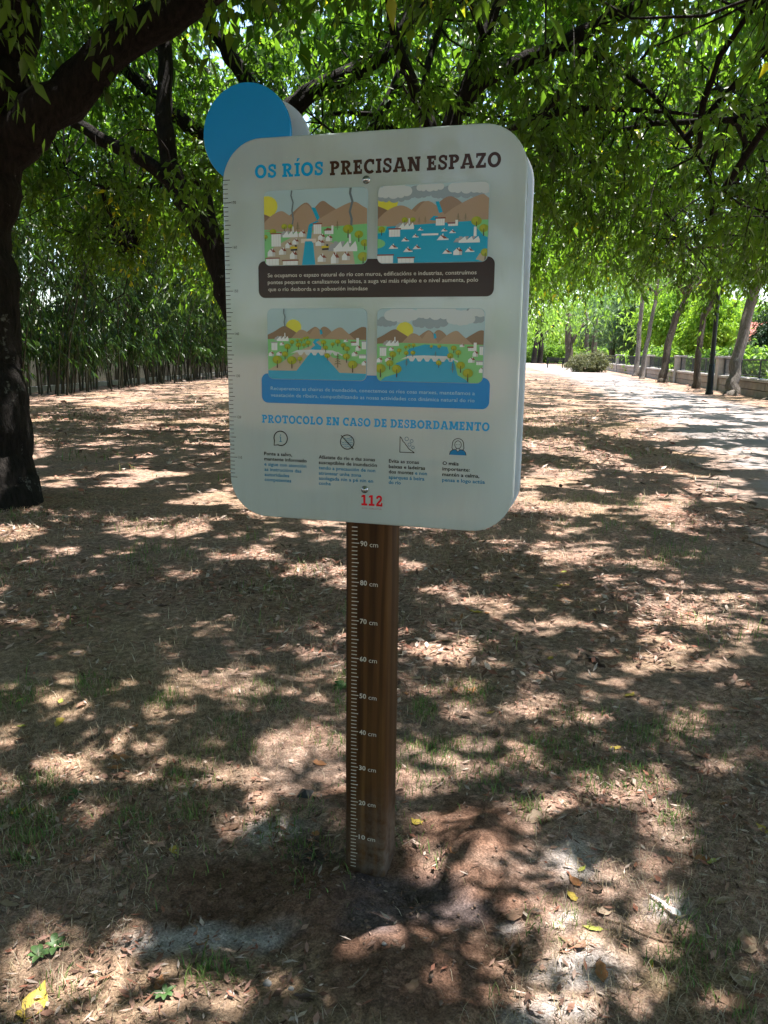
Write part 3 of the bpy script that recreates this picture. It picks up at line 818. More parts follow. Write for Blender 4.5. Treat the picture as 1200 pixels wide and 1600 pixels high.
class Illus:
    def __init__(s, x0, x1, z0, z1, px0, px1, py0, py1):
        s.map = lambda p: (x0 + (p[0] - px0) / (px1 - px0) * (x1 - x0), z1 - (p[1] - py0) / (py1 - py0) * (z1 - z0))
        out = rrect(x0, x1, z0, z1, 14 * mm, 6)
        s.plate = plate('illustration', out, YF - 0.0030, YF + 0.0015, 0.0006, flat_mat('illustration sky', SKY), sign)
        s.p = Print(YF - 0.0032, 1.5e-5); s.p.clip = rrect(x0 + .0008, x1 - .0008, z0 + .0008, z1 - .0008, 13.3 * mm, 6)
        s.k = (x1 - x0) / (px1 - px0)
    def poly(s, pts, c): s.p.poly([s.map(p) for p in pts], c)
    def rib(s, pts, w, c): s.p.ribbon([s.map(p) for p in pts], w * s.k, c)
    def circ(s, x, y, r, c, ry=None):
        ry = ry or r
        s.poly([(x + r * math.cos(a), y + ry * math.sin(a)) for a in np.linspace(2 * math.pi, 0, 18, endpoint=False)], c)
    def mount(s, pts, c):
        A, _ = smooth_path(np.array(pts, float), np.ones(len(pts)), 4)
        base = max(p[1] for p in pts) + 120
        s.poly([(A[0][0], base)] + [tuple(a) for a in A] + [(A[-1][0], base)], c)
    def tree(s, x, y, r, c=TR):
        s.rib([(x, y), (x, y + r * 1.75)], r * .22, TK); s.circ(x, y, r, c, r * .88); s.circ(x - r * .25, y - r * .2, r * .55, TR2)
        s.rib([(x, y + r * .1), (x, y + r * 1.2)], r * .14, TK)
    def fir(s, x, y, h):
        s.rib([(x, y - h / 2), (x, y + h / 2)], h * .05, srgb(110, 95, 70))
        for k in range(4): s.rib([(x - h * (.08 + .05 * k), y - h * .3 + k * h * .17 + h * .05), (x, y - h * .3 + k * h * .17 - h * .04), (x + h * (.08 + .05 * k), y - h * .3 + k * h * .17 + h * .05)], h * .04, srgb(110, 115, 75))
    def house(s, x, y, w, h):
        s.poly([(x, y), (x, y - h * .55), (x + w * .35, y - h), (x + w * .62, y - h * .62), (x + w * .62, y)], HW)
        s.poly([(x + w * .62, y), (x + w * .62, y - h * .6), (x + w * .95, y - h * .6), (x + w * .95, y)], srgb(205, 204, 200))
        s.poly([(x + w * .30, y - h * 1.04), (x + w * .72, y - h), (x + w * 1.05, y - h * .55), (x + w * .66, y - h * .55)], RF)
        s.poly([(x + w * .55, y - h * 1.15), (x + w * .66, y - h * 1.15), (x + w * .66, y - h * .85), (x + w * .55, y - h * .85)], HW)
    def block(s, x, y, w, h, roof=RF):
        s.poly([(x, y), (x + w, y), (x + w, y - h), (x, y - h)], HW)
        for k in range(1, 4): s.rib([(x + w * k / 4, y), (x + w * k / 4, y - h)], 3, srgb(214, 214, 212))
        s.poly([(x - 8, y - h), (x + w + 8, y - h), (x + w + 8, y - h - 12), (x - 8, y - h - 12)], roof)
    def factory(s, x, y, w, h, n=3, chim=True):
        s.poly([(x + w * .0, y), (x + w * .1, y - h * .7), (x + w * .5, y - h), (x + w * .5, y)], HG)
        for k in range(n):
            a = x + w * (.25 + .75 * k / n); b = x + w * (.25 + .75 * (k + 1) / n)
            s.poly([(a, y), (a, y - h * .35), (b - w * .06, y - h), (b, y - h * .35), (b, y)], HW)
            s.poly([(a + 2, y - h * .4), (a - w * .05, y - h), (b - w * .16, y - h)], HG)
        if chim: s.poly([(x + w * .72, y - h * .8), (x + w * .72, y - h * 1.7), (x + w * .78, y - h * 1.7), (x + w * .79, y - h * .8)], HW)
        s.poly([(x + w * .2, y + 6), (x + w, y + 6), (x + w, y - h * .3), (x + w * .2, y - h * .3)], HW)
    def cloud(s, x, y, w, h, c):
        for dx, dy, q in ((-.34, .08, .32), (-.12, -.12, .42), (.14, -.1, .44), (.36, .06, .32), (0, .16, .36), (-.22, .24, .22), (.2, .24, .24)): s.circ(x + dx * w, y + dy * h, q * h * 1.1, c, q * h)
    def boat(s, x, y, w):   # half-drowned house
        s.poly([(x, y), (x + w * .3, y - w * .38), (x + w * .55, y - w * .3), (x + w, y - w * .1), (x + w, y)], HW)
        s.poly([(x + w * .3, y - w * .46), (x + w * .55, y - w * .4), (x + w * .95, y - w * .12), (x + w * .6, y - w * .12)], RF)
        s.poly([(x + w * .46, y - w * .55), (x + w * .56, y - w * .55), (x + w * .56, y - w * .38), (x + w * .46, y - w * .38)], HW)
    def done(s): s.p.build('print', s.plate)

I = Illus(-194.5 * mm, 57 * mm, 1556 * mm, 1721.5 * mm, 85, 1098, 95, 850)
I.circ(120, 250, 105, SUNY)
I.mount([(40, 320), (100, 330), (200, 380), (300, 420)], MT3); I.mount([(250, 420), (350, 340), (490, 228), (560, 270), (640, 420)], MT2); I.mount([(500, 420), (600, 270), (670, 215), (740, 260), (880, 360)], MT2)
I.mount([(60, 440), (160, 345), (260, 300), (340, 345), (480, 440)], MT1); I.mount([(330, 440), (420, 300), (500, 240), (570, 300), (680, 440)], MT1); I.mount([(620, 400), (800, 300), (960, 235), (1050, 280), (1130, 330)], MT1)
I.poly([(60, 480), (300, 490), (560, 470), (800, 470), (1130, 450), (1130, 900), (60, 900)], GRN)
I.poly([(90, 500), (260, 470), (520, 455), (620, 460), (560, 520), (300, 510)], MT1)
I.poly([(130, 690), (440, 520), (640, 520), (700, 600), (960, 720), (990, 900), (90, 900)], EARTH)
I.poly([(558, 275), (600, 280), (640, 380), (615, 410)], RIV); I.poly([(600, 412), (540, 440), (525, 470), (570, 468), (580, 440), (640, 412)], RIV)
I.poly([(528, 470), (568, 470), (555, 600), (505, 600)], RIV); I.poly([(495, 610), (575, 610), (600, 900), (455, 900)], RIV)
I.poly([(455, 585), (605, 585), (605, 625), (570, 625), (560, 606), (500, 606), (490, 625), (455, 625)], srgb(226, 214, 200))
I.rib([(368, 100), (360, 150), (380, 220), (368, 300), (380, 380), (370, 440)], 14, SMK); I.rib([(940, 85), (932, 150), (955, 230), (930, 330), (948, 400), (944, 480)], 22, SMK)
for x, y, r in ((175, 505, 34), (290, 455, 30), (350, 455, 26), (915, 500, 50), (1018, 555, 42), (1075, 640, 40), (1060, 775, 52), (100, 555, 24)): I.tree(x, y, r)
I.fir(425, 460, 90); I.fir(812, 460, 90)
I.factory(235, 560, 190, 60); I.block(160, 655, 95, 125); I.block(582, 540, 75, 95); I.house(435, 565, 70, 60); I.block(690, 545, 80, 35); I.poly([(755, 545), (775, 545), (775, 460), (755, 460)], HW); I.poly([(690, 510), (715, 480), (755, 490), (750, 510)], RF)
for x, y, w, h in ((625, 600, 70, 55), (700, 615, 66, 55), (300, 675, 65, 60), (370, 640, 65, 55), (120, 755, 80, 75), (235, 740, 75, 65), (345, 785, 75, 75), (620, 820, 85, 72), (750, 840, 80, 105), (858, 808, 80, 75), (600, 660, 90, 55)): I.house(x, y, w, h)
I.factory(720, 715, 285, 95)
for x in (350, 660): I.rib([(x, 672), (x + 70, 668)], 22, YEL); I.rib([(x + 5, 695), (x + 70, 692)], 16, srgb(40, 40, 40)); I.rib([(x + 45, 655), (x + 66, 655)], 16, srgb(50, 50, 55))
I.block(105, 870, 130, 90); I.block(275, 880, 150, 75)
I.done()

I = Illus(80.5 * mm, 330 * mm, 1556 * mm, 1721.5 * mm, 90, 1080, 45, 755)
I.circ(180, 200, 95, SUNY)
I.cloud(240, 135, 330, 130, CL2); I.cloud(460, 115, 240, 110, CL2); I.cloud(690, 130, 240, 110, CL2); I.cloud(880, 120, 340, 130, CL2); I.cloud(235, 95, 330, 140, CL1); I.cloud(880, 80, 340, 130, CL1); I.cloud(560, 70, 260, 90, CL1); I.cloud(1040, 100, 200, 100, CL1)
I.mount([(40, 210), (100, 230), (190, 270), (300, 330)], MT3); I.mount([(370, 300), (480, 205), (560, 220), (650, 320)], MT2); I.mount([(560, 320), (660, 200), (750, 165), (850, 230), (900, 300)], MT2)
I.mount([(60, 380), (180, 270), (300, 228), (400, 270), (520, 360)], MT1); I.mount([(380, 370), (520, 200), (640, 260), (720, 360)], MT1); I.mount([(660, 350), (800, 250), (1000, 160), (1060, 180), (1120, 230)], MT1)
I.poly([(60, 420), (1130, 380), (1130, 800), (60, 800)], RIV)
I.poly([(60, 410), (180, 410), (160, 470), (60, 480)], GRN); I.circ(80, 570, 85, GRN, 45); I.poly([(940, 380), (1130, 380), (1130, 560), (1040, 520), (960, 430)], GRN); I.poly([(980, 730), (1010, 680), (1090, 640), (1090, 770)], EARTH)
I.poly([(612, 205), (642, 205), (678, 300), (645, 310)], RIV); I.poly([(600, 330), (560, 370), (620, 375), (640, 340)], RIV)
for x, y, r in ((340, 360, 28), (415, 360, 24), (130, 440, 32), (975, 390, 46), (1040, 455, 40), (1060, 670, 40)): I.tree(x, y, r)
I.fir(470, 370, 60); I.fir(525, 365, 60); I.fir(815, 355, 80); I.fir(880, 350, 60)
I.factory(250, 440, 175, 55); I.block(200, 510, 100, 65); I.block(620, 420, 78, 60); I.block(730, 428, 80, 20); I.poly([(792, 428), (815, 428), (815, 375), (792, 375)], HW)
I.factory(780, 575, 230, 50, 3, False); I.poly([(955, 525), (955, 440), (978, 440), (980, 525)], HW)
I.rib([(495, 498), (645, 498)], 16, HW)
for x, y, w in ((460, 460, 50), (410, 522, 60), (312, 555, 72), (198, 620, 85), (332, 652, 85), (418, 628, 75), (668, 475, 56), (740, 492, 60), (632, 552, 105), (684, 676, 84), (884, 665, 82)): I.boat(x, y, w)
I.house(782, 690, 80, 60); I.block(95, 770, 145, 88); I.block(285, 770, 145, 60)
I.done()

def river_view(I, flood, dx, dy):
    o = lambda *p: [(a + dx, b + dy) for a, b in p]
    I.circ(375 + dx, 260 + dy, 78, SUNY)
    if flood:
        for x, y, w, h, c in ((160, 190, 200, 90, CL2), (560, 185, 330, 130, CL2), (960, 130, 200, 140, CL2), (300, 120, 300, 150, CL1), (610, 95, 370, 150, CL1), (830, 155, 230, 130, CL1), (1000, 90, 200, 110, CL1)): I.cloud(x, y, w, h, c)
    I.mount(o((40, 370), (170, 310), (275, 250), (340, 275), (460, 350)), MT3); I.mount(o((480, 330), (560, 270), (600, 258), (650, 300), (700, 370)), MT2); I.mount(o((620, 330), (650, 270), (690, 255), (740, 290), (800, 370)), MT2); I.mount(o((860, 370), (980, 290), (1060, 255), (1150, 300)), MT3)
    I.mount(o((340, 385), (420, 300), (460, 285), (510, 310), (580, 385)), MT1); I.mount(o((500, 390), (590, 265), (650, 330), (690, 390)), MT1); I.mount(o((660, 385), (770, 290), (840, 262), (890, 300), (990, 390)), MT1)
    I.poly(o((60, 385), (350, 372), (1150, 385), (1150, 900), (60, 900)), GRN)
    I.poly(o((635, 285), (655, 285), (665, 325), (640, 335)), RIV)
    if not flood:
        I.poly(o((100, 705), (260, 610), (420, 500), (560, 440), (560, 400), (640, 400), (650, 450), (760, 560), (860, 580), (1100, 640), (1150, 900), (60, 900)), EARTH)
        I.poly(o((590, 378), (640, 378), (600, 410), (655, 455), (645, 485), (535, 485), (590, 440), (565, 410)), RIV)
        I.poly(o((540, 515), (655, 515), (830, 712), (1150, 718), (1150, 900), (60, 900), (60, 700), (400, 700)), RIV)
    else:
        I.poly(o((420, 425), (560, 385), (760, 405), (790, 500), (400, 500), (390, 460)), RIV)
        I.poly(o((300, 560), (420, 510), (820, 520), (860, 660), (930, 700), (1040, 790), (90, 790), (200, 690), (330, 650)), RIV)
    br = [(340, 525), (410, 490), (560, 484), (760, 490), (860, 530), (855, 545)]
    ar = []
    for k in range(9): 
        x = 820 - k * 58; ar += [(x, 548), (x - 20, 520), (x - 42, 522)]
    I.poly(o(*(br[:5] + [(856, 545), (800, 512), (640, 508), (420, 508)])), srgb(218, 222, 222))
    for k in range(6): I.poly(o((410 + 70 * k, 506), (478 + 70 * k, 506), (456 + 70 * k, 540), (432 + 70 * k, 540)), srgb(212, 216, 216)) if True else None
    I.factory(175 + dx, 395 + dy, 150, 45); I.block(150 + dx, 495 + dy, 60, 75, HG); I.house(235 + dx, 445 + dy, 45, 32); I.house(120 + dx, 555 + dy, 55, 45); I.house(200 + dx, 548 + dy, 60, 40)
    I.block(945 + dx, 440 + dy, 55, 28); I.poly(o((992, 440), (1018, 440), (1018, 365), (992, 365)), HW); I.block(1045 + dx, 475 + dy, 60, 72, HG); I.house(985 + dx, 490 + dy, 50, 50); I.house(948 + dx, 545 + dy, 60, 45); I.block(1020 + dx, 565 + dy, 80, 28, HG); I.house(1045 + dx, 635 + dy, 55, 45); I.house(870 + dx, 405 + dy, 45, 25)
    if not flood: tr = ((315, 455, 32), (360, 410, 24), (425, 438, 28), (480, 438, 20), (522, 415, 26), (485, 372, 16), (455, 390, 16), (515, 365, 16), (415, 395, 16), (675, 410, 26), (695, 462, 24), (765, 428, 20), (815, 402, 26), (868, 438, 26), (905, 472, 28), (290, 532, 32), (440, 578, 26), (210, 590, 48), (358, 594, 48), (712, 542, 28), (900, 548, 35), (960, 628, 46))
    else: tr = ((330, 442, 22), (272, 478, 32), (460, 392, 18), (420, 395, 15), (390, 410, 16), (395, 465, 22), (455, 462, 22), (690, 400, 18), (620, 402, 14), (820, 415, 26), (860, 455, 26), (790, 485, 28), (690, 550, 26), (245, 560, 34), (160, 610, 48), (310, 612, 44), (885, 570, 38), (950, 640, 46))
    for x, y, r in tr: I.tree(x + dx, y + dy, r)
    I.fir(815 + dx, 590 + dy, 140 if not flood else 90)
    if flood: I.fir(660 + dx, 470 + dy, 50); I.fir(400 + dx, 550 + dy, 70)
    else: I.rib([(285, 75), (282, 120), (295, 160), (286, 210), (294, 260)], 11, SMK)
    I.done()
river_view(Illus(-190.5 * mm, 57 * mm, 1294.5 * mm, 1459 * mm, 110, 1090, 75, 790), False, 0, 0)
river_view(Illus(81.5 * mm, 329 * mm, 1294.5 * mm, 1458.5 * mm, 80, 1040, 68, 740), True, -40, 8)

# ---- dome nuts
def dome(x, z):
    V = []; F = []; n = 14; rows = [(0.0090, 0.0), (0.0090, -0.0015), (0.0062, -0.0018), (0.0060, -0.0045), (0.0046, -0.0072), (0.0022, -0.0086)]
    for r, y in rows: V += [(x + r * math.cos(2 * math.pi * k / n), YF - 0.0003 + y, z + r * math.sin(2 * math.pi * k / n)) for k in range(n)]
    for i in range(len(rows) - 1): F += [(i * n + j, i * n + (j + 1) % n, (i + 1) * n + (j + 1) % n, (i + 1) * n + j) for j in range(n)]
    F.append(tuple(range((len(rows) - 1) * n, len(rows) * n)))
    me = bpy.data.meshes.new('bolt'); me.from_pydata(V, [], F); me.update()
    for pl in me.polygons: pl.use_smooth = True
    obj('bolt', me, M['steel'], sign)
dome(0.053, 1.736); dome(0.054, 1.038)

# ------------------------------------------------------------------ sun flecks: where the canopy lets the sun through (ground positions)
E_lit = ell([(330, 1075, 105, 34), (390, 1055, 45, 34), (480, 890, 70, 14), (545, 905, 60, 20), (400, 868, 60, 10), (280, 895, 50, 7), (60, 975, 60, 13), (120, 1015, 30, 12), (115, 1060, 28, 12),
             (470, 1165, 70, 40), (420, 1220, 60, 22), (690, 925, 40, 26), (765, 940, 60, 18), (700, 1025, 60, 24), (715, 1090, 50, 36), (860, 975, 70, 16), (1085, 1030, 95, 24), (1150, 1068, 40, 14),
             (1050, 950, 50, 14), (835, 1098, 40, 14), (1035, 1285, 45, 44), (1010, 1225, 50, 20), (1070, 1340, 45, 24), (905, 1475, 60, 40), (880, 1560, 70, 40), (1030, 1412, 36, 18),
             (110, 1490, 130, 50), (250, 1510, 120, 34), (330, 1570, 140, 40), (180, 1570, 160, 40), (60, 1440, 50, 20), (430, 1560, 60, 34), (690, 1375, 45, 40), (755, 1345, 42, 32), (650, 1340, 24, 30),
             (270, 1195, 40, 14), (960, 1060, 40, 12), (1130, 1190, 40, 16), (860, 1260, 50, 20), (560, 1500, 30, 24), (30, 1250, 40, 16), (890, 865, 60, 10), (1000, 880, 60, 10), (1130, 1560, 30, 20),
             (640, 880, 30, 14), (940, 1120, 30, 10), (1180, 1170, 30, 16), (270, 1440, 40, 16), (520, 1580, 40, 16)])

def lit_keep(P, r):
    """probability that a leaf at P stays: leaves whose shadow would fall in a sun fleck are mostly missing"""
    g = P[:, :2] - SUN[:2] * P[:, 2:3]
    x, y = g[:, 0], g[:, 1]
    near = np.hypot(x - 0.2, y - 0.6)
    e = inell(E_lit, x, y, 0.75, 7)
    k = np.where(e > 0.06, 0.05, 1.0)
    n = fbm(x * 1.7 + 5, y * 1.7 + 60, 3)
    L, Rr = path_edges(y)
    onpath = sstep(-0.6, 0.6, x - L) * (1 - sstep(-0.5, 2.5, x - Rr))
    thr = 0.585 - 0.13 * onpath - 0.10 * sstep(25, 60, y)
    far = np.where(n > thr, 0.04, 1.0)
    far = np.where(np.hypot(x + 4.6, y - 3.7) < 1.0, 1.0, far)
    return np.where(near < 3.6, k, far)

# ------------------------------------------------------------------ trees
LEAF_JOBS = {}
def leaves_mesh(name, P, D, L, Wd, parent, mat, v=None, droop=0.15):
    n = len(P)
    up = rng.normal(size=(n, 3)) * 0.75 + np.array([0, 0, 0.8])
    S = np.cross(D, up); S /= np.linalg.norm(S, axis=1)[:, None] + 1e-9
    N = np.cross(S, D)
    L = L[:, None]; Wd = Wd[:, None]
    mid = P + D * L * 0.42
    f = 0.18
    V = np.stack([P, mid + S * Wd / 2 + N * Wd * f, P + D * L - np.array([0, 0, 1.0]) * L * droop, mid - S * Wd / 2 + N * Wd * f], 1).reshape(-1, 3)
    i = np.arange(n)[:, None] * 4
    F = np.concatenate([i + np.array([[0, 1, 2]]), i + np.array([[0, 2, 3]])], 1).reshape(-1, 3)
    v = rng.random(n) if v is None else v
    return obj(name, mesh_np(name, V, F, {'v': np.repeat(v, 4)}), mat, parent, 'stuff')

def spray(C, R, ntw, per, Lm, Wm, down=0.45):
    """leaf positions on drooping twigs round clump centres C"""
    n = len(C)
    c = np.repeat(C, ntw, 0); R = np.repeat(R, ntw)
    d = rng.normal(size=(len(c), 3)); d[:, 2] = d[:, 2] * 0.55 - 0.15; d /= np.linalg.norm(d, axis=1)[:, None]
    ln = R * (0.55 + 0.75 * rng.random(len(c)))
    st = c + rng.normal(size=(len(c), 3)) * (R * 0.22)[:, None]
    t = (np.arange(per) + 0.5) / per
    t = np.tile(t, len(c)) + rng.normal(size=len(c) * per) * 0.04
    c2 = np.repeat(st, per, 0); d2 = np.repeat(d, per, 0); l2 = np.repeat(ln, per)
    P = c2 + d2 * (l2 * t)[:, None] + np.array([0, 0, -1.0]) * (l2 * t * t * down)[:, None]
    tan = d2 + np.array([0, 0, -1.0]) * (2 * t * down)[:, None]; tan /= np.linalg.norm(tan, axis=1)[:, None]
    side = np.cross(tan, rng.normal(size=tan.shape)); side /= np.linalg.norm(side, axis=1)[:, None] + 1e-9
    D = tan * 0.55 + side * 0.75 + np.array([0, 0, -0.45]); D /= np.linalg.norm(D, axis=1)[:, None]
    L = Lm * (0.5 + 0.8 * rng.random(len(P))); Wd = Wm * (0.5 + 0.85 * rng.random(len(P)))
    v = np.clip(np.repeat(np.repeat(rng.random(n), ntw), per) * 0.65 + rng.random(len(P)) * 0.38, 0, 1)
    return P, D, L, Wd, v, (st, d, ln)

class Tree:
    def __init__(s, base, label, group=None, name='park_tree', bark='bark', crown=None):
        s.base = np.array([base[0], base[1], 0.0]); s.e = empty(name, (base[0], base[1], float(height(base[0], base[1])) - 0.02), label, 'tree', group)
        s.nodes = []; s.bark = bark; s.cl = []; s.crown = np.array(crown if crown is not None else base[:2], float)
    def limb(s, name, pts, rad, n=10, k=6, jit=0.06):
        P, R_ = smooth_path(np.array(pts), rad, k)
        m = len(P)
        if m > 6:
            w = np.linspace(0, 1, m)
            wob = np.stack([vnoise(np.arange(m) * 0.45 + rng.random() * 50, np.zeros(m) + rng.random() * 50) - .5 for _ in range(3)], 1)
            P = P + wob * (R_ * 0.55)[:, None] * np.minimum(1, np.arange(m) / 3)[:, None]
        V, F = tube_arrays(P, R_, n, jit)
        F = list(F) + [tuple(range(len(V) - n, len(V)))]
        me = bpy.data.meshes.new(name); me.from_pydata([tuple(v) for v in V], [], F); me.update()
        me.polygons.foreach_set('use_smooth', np.ones(len(me.polygons), dtype=bool))
        obj(name, me, M[s.bark], s.e)
        s.nodes += [p for p in P if p[2] > 1.8]
        return s
    def generic(s, h=4.2, r=0.22, lean=(0, 0), limbs=5, spread=2.6, top=6.8):
        b = s.base; L = np.array([lean[0], lean[1], 0])
        pts = [b + (0, 0, -0.15), b + (0, 0, 0.12), b + L * .1 + (0, 0, 0.7), b + L * .5 + (0, 0, h * .55), b + L + (0, 0, h)]
        s.limb('trunk', pts, [r * 1.7, r * 1.35, r, r * .85, r * .7], 14)
        a0 = rng.random() * 6.28
        for k in range(limbs):
            a = a0 + k * 6.283 / limbs + rng.normal() * .25; t = b + L; q = spread * (.7 + .5 * rng.random())
            d = np.array([math.cos(a), math.sin(a), 0])
            z0 = h * (.78 + .2 * rng.random()) ; st = b + L * (z0 / h) + (0, 0, z0)
            s.limb('limb', [st, st + d * q * .3 + (0, 0, .6), st + d * q * .65 + (0, 0, (top - h) * .55), st + d * q + (0, 0, (top - h) * (.7 + .4 * rng.random()))], [r * .55, r * .42, r * .28, r * .1], 8)
        return s
    def top(s, n, z0, z1, reach, Lm=.34, Wm=.17):
        """upper leaf storey, mostly out of view, added to deepen the shade below"""
        a = rng.random(n) * 6.283; q = reach * np.sqrt(rng.random(n))
        C = np.stack([s.crown[0] + q * np.cos(a), s.crown[1] + q * np.sin(a), z0 + (z1 - z0) * rng.random(n)], 1)
        P, D, L, Wd, v, _ = spray(C, np.full(n, .95), 7, 7, Lm, Wm)
        k = rng.random(len(P)) < lit_keep(P + D * (L * .5)[:, None], 0)
        leaves_mesh('added_shade_crown', P[k], D[k], L[k], Wd[k], s.e, M['leaf'], v[k])
    def grow(s, ntw, per, Lm, Wm, rad, mat='leaf', twigs=True, keepf=lit_keep, nsec=14):
        if not s.cl: return
        C = np.array(s.cl); R_ = rad * (0.75 + 0.5 * rng.random(len(C)))
        P, D, L, Wd, v, tw = spray(C, R_, ntw, per, Lm, Wm)
        if keepf is not None:
            k = rng.random(len(P)) < keepf(P + D * (L * .5)[:, None], 0)
            P, D, L, Wd, v = P[k], D[k], L[k], Wd[k], v[k]
        P[:, 2] = np.maximum(P[:, 2], 1.0)
        leaves_mesh('crown', P, D, L, Wd, s.e, M[mat], v)
        if twigs and s.nodes:
            N = np.array(s.nodes)
            sec = C[rng.choice(len(C), min(nsec, len(C)), replace=False)]
            VV = []; FF = []; off = 0
            def add(a, b, r0, r1, n, sag, seg=5):
                nonlocal off
                t = np.linspace(0, 1, seg)[:, None]; m = rng.normal(size=3) * 0.14 * np.linalg.norm(b - a)
                Q = a * (1 - t) + b * t + (4 * t * (1 - t)) * (m + np.array([0, 0, sag * np.linalg.norm(b - a)]))
                V, F = tube_arrays(Q, np.linspace(r0, r1, seg), n)
                VV.append(V); FF.append(np.array(F) + off); off += len(V)
                return Q
            pool = [N]
            for q in sec:
                d = np.linalg.norm(N - q, axis=1) + np.maximum(0, N[:, 2] - q[2]) * 0.5
                a = N[d.argmin()]
                if np.linalg.norm(a - q) > 0.3:
                    pool.append(add(a, q, 0.042, 0.014, 6, 0.10, 7))
            pool = np.vstack(pool)
            for q in C:
                d = np.linalg.norm(pool - q, axis=1); a = pool[d.argmin()]
                if d.min() > 0.12: add(a, q, 0.016, 0.006, 4, 0.08, 5)
            # the leafy twigs themselves, as thin three-sided stems
            st, dd, ln = tw
            if twigs == 'fine':
                t = np.array([0, .5, 1.0])
                for j in range(3): pass
                Q = st[:, None, :] + dd[:, None, :] * (ln[:, None] * t)[..., None] + np.array([0, 0, -1.0]) * (ln[:, None] * t * t * .45)[..., None]
                w = 0.0035
                a1 = np.cross(dd, [0.3, 0.2, 1.0]); a1 /= np.linalg.norm(a1, axis=1)[:, None]
                Vt = np.stack([Q - a1[:, None, :] * w, Q + a1[:, None, :] * w], 2)      # n,3,2,3
                n_ = len(st); base = np.arange(n_)[:, None] * 6
                Ft = np.concatenate([base + np.array([[0, 1, 3, 2]]), base + np.array([[2, 3, 5, 4]])], 1).reshape(-1, 4)
                VV.append(Vt.reshape(-1, 3)); FF.append(Ft + off); off += n_ * 6
            obj('twigs', mesh_np('twigs', np.vstack(VV), np.vstack(FF)), M[s.bark], s.e, 'stuff')

rng = np.random.default_rng(11)
# the big tree at the left edge
d = 7.1
T1 = Tree((-4.66, 3.93), 'massive black-barked leaning tree with lichen spots beside the bamboo lawn', 'lawn trees', crown=(-3.6, 3.0))
T1.limb('trunk', [W(-22, 812, d), W(-20, 790, d), W(-17, 740, d), W(-12, 650, d), W(-13, 520, d), W(-18, 400, d), W(-14, 290, d), W(-6, 200, d), W(0, 100, d), W(12, 0, d), W(15, -130, d), W(-30, -300, d)], [.52, .46, .355, .285, .25, .215, .235, .27, .25, .24, .2, .12], 22, 6, .05)
T1.limb('limb', [W(-10, 250, d), W(45, 195, d), W(110, 142, d), W(200, 66, d), W(290, 4, d * .98), W(400, -75, d * .93), W(540, -170, d * .88)], [.22, .22, .19, .17, .155, .12, .06], 14)
T1.limb('limb', [W(5, 60, d), W(-120, -80, d * .95), W(-260, -200, d * .9)], [.15, .11, .05], 10)
T1.limb('limb', [W(10, 20, d), W(60, -120, d * .8), W(160, -300, d * .62), W(300, -520, d * .5)], [.15, .12, .09, .04], 10)
# forked tree whose stem leans across behind the disc
d = 12.0
T2 = Tree((gnd(425, 693)[0], gnd(425, 693)[1]), 'dark tree with a leaning stem that bends upright left of the blue disc', 'lawn trees', crown=W(250, 100, d)[:2])
T2.limb('trunk', [W(425, 700, d), W(420, 680, d), W(400, 600, d), W(372, 500, d), W(352, 440, d), W(332, 388, d), W(303, 338, d), W(281, 296, d), W(264, 262, d)], [.32, .28, .22, .2, .185, .175, .165, .155, .14], 14)
T2.limb('limb', [W(266, 268, d), W(258, 200, d), W(256, 120, d), W(262, 40, d), W(280, -60, d), W(300, -160, d)], [.135, .125, .115, .105, .08, .04], 12)
T2.limb('limb', [W(285, 300, d), W(222, 248, d), W(150, 211, d), W(90, 178, d), W(20, 150, d), W(-60, 140, d)], [.12, .105, .095, .075, .05, .03], 10)
T2.limb('limb', [W(345, 420, d), W(325, 310, d * 1.06), W(305, 285, d * 1.08), W(240, 290, d * 1.1), W(160, 292, d * 1.12), W(100, 260, d * 1.13)], [.07, .06, .055, .045, .03, .015], 8)
# many-limbed tree straight behind the board
d = 13.0
T3 = Tree((gnd(520, 680)[0], gnd(520, 680)[1]), 'dark tree behind the board spreading thick limbs above the blue disc', 'lawn trees', crown=W(470, 60, d)[:2])
T3.limb('trunk', [W(522, 690, d), W(520, 670, d), W(505, 520, d), W(478, 360, d), W(458, 250, d), W(442, 172, d)], [.36, .3, .25, .23, .22, .19], 14)
T3.limb('limb', [W(448, 195, d), W(405, 155, d), W(372, 106, d), W(347, 70, d), W(322, 22, d), W(305, -50, d)], [.15, .135, .125, .115, .1, .05], 10)
T3.limb('limb', [W(443, 180, d), W(490, 141, d), W(555, 112, d), W(612, 72, d), W(642, 15, d), W(665, -60, d)], [.17, .15, .14, .12, .1, .05], 10)
T3.limb('limb', [W(462, 270, d), W(395, 240, d), W(330, 216, d), W(288, 190, d), W(240, 150, d), W(150, 62, d), W(95, 0, d), W(40, -60, d)], [.15, .13, .12, .115, .105, .085, .075, .04], 10)
T3.limb('limb', [W(470, 300, d), W(560, 230, d * 1.02), W(600, 170, d * 1.03), W(625, 110, d * 1.04), W(640, 50, d * 1.05), W(650, -40, d * 1.05)], [.11, .1, .085, .075, .06, .03], 8)
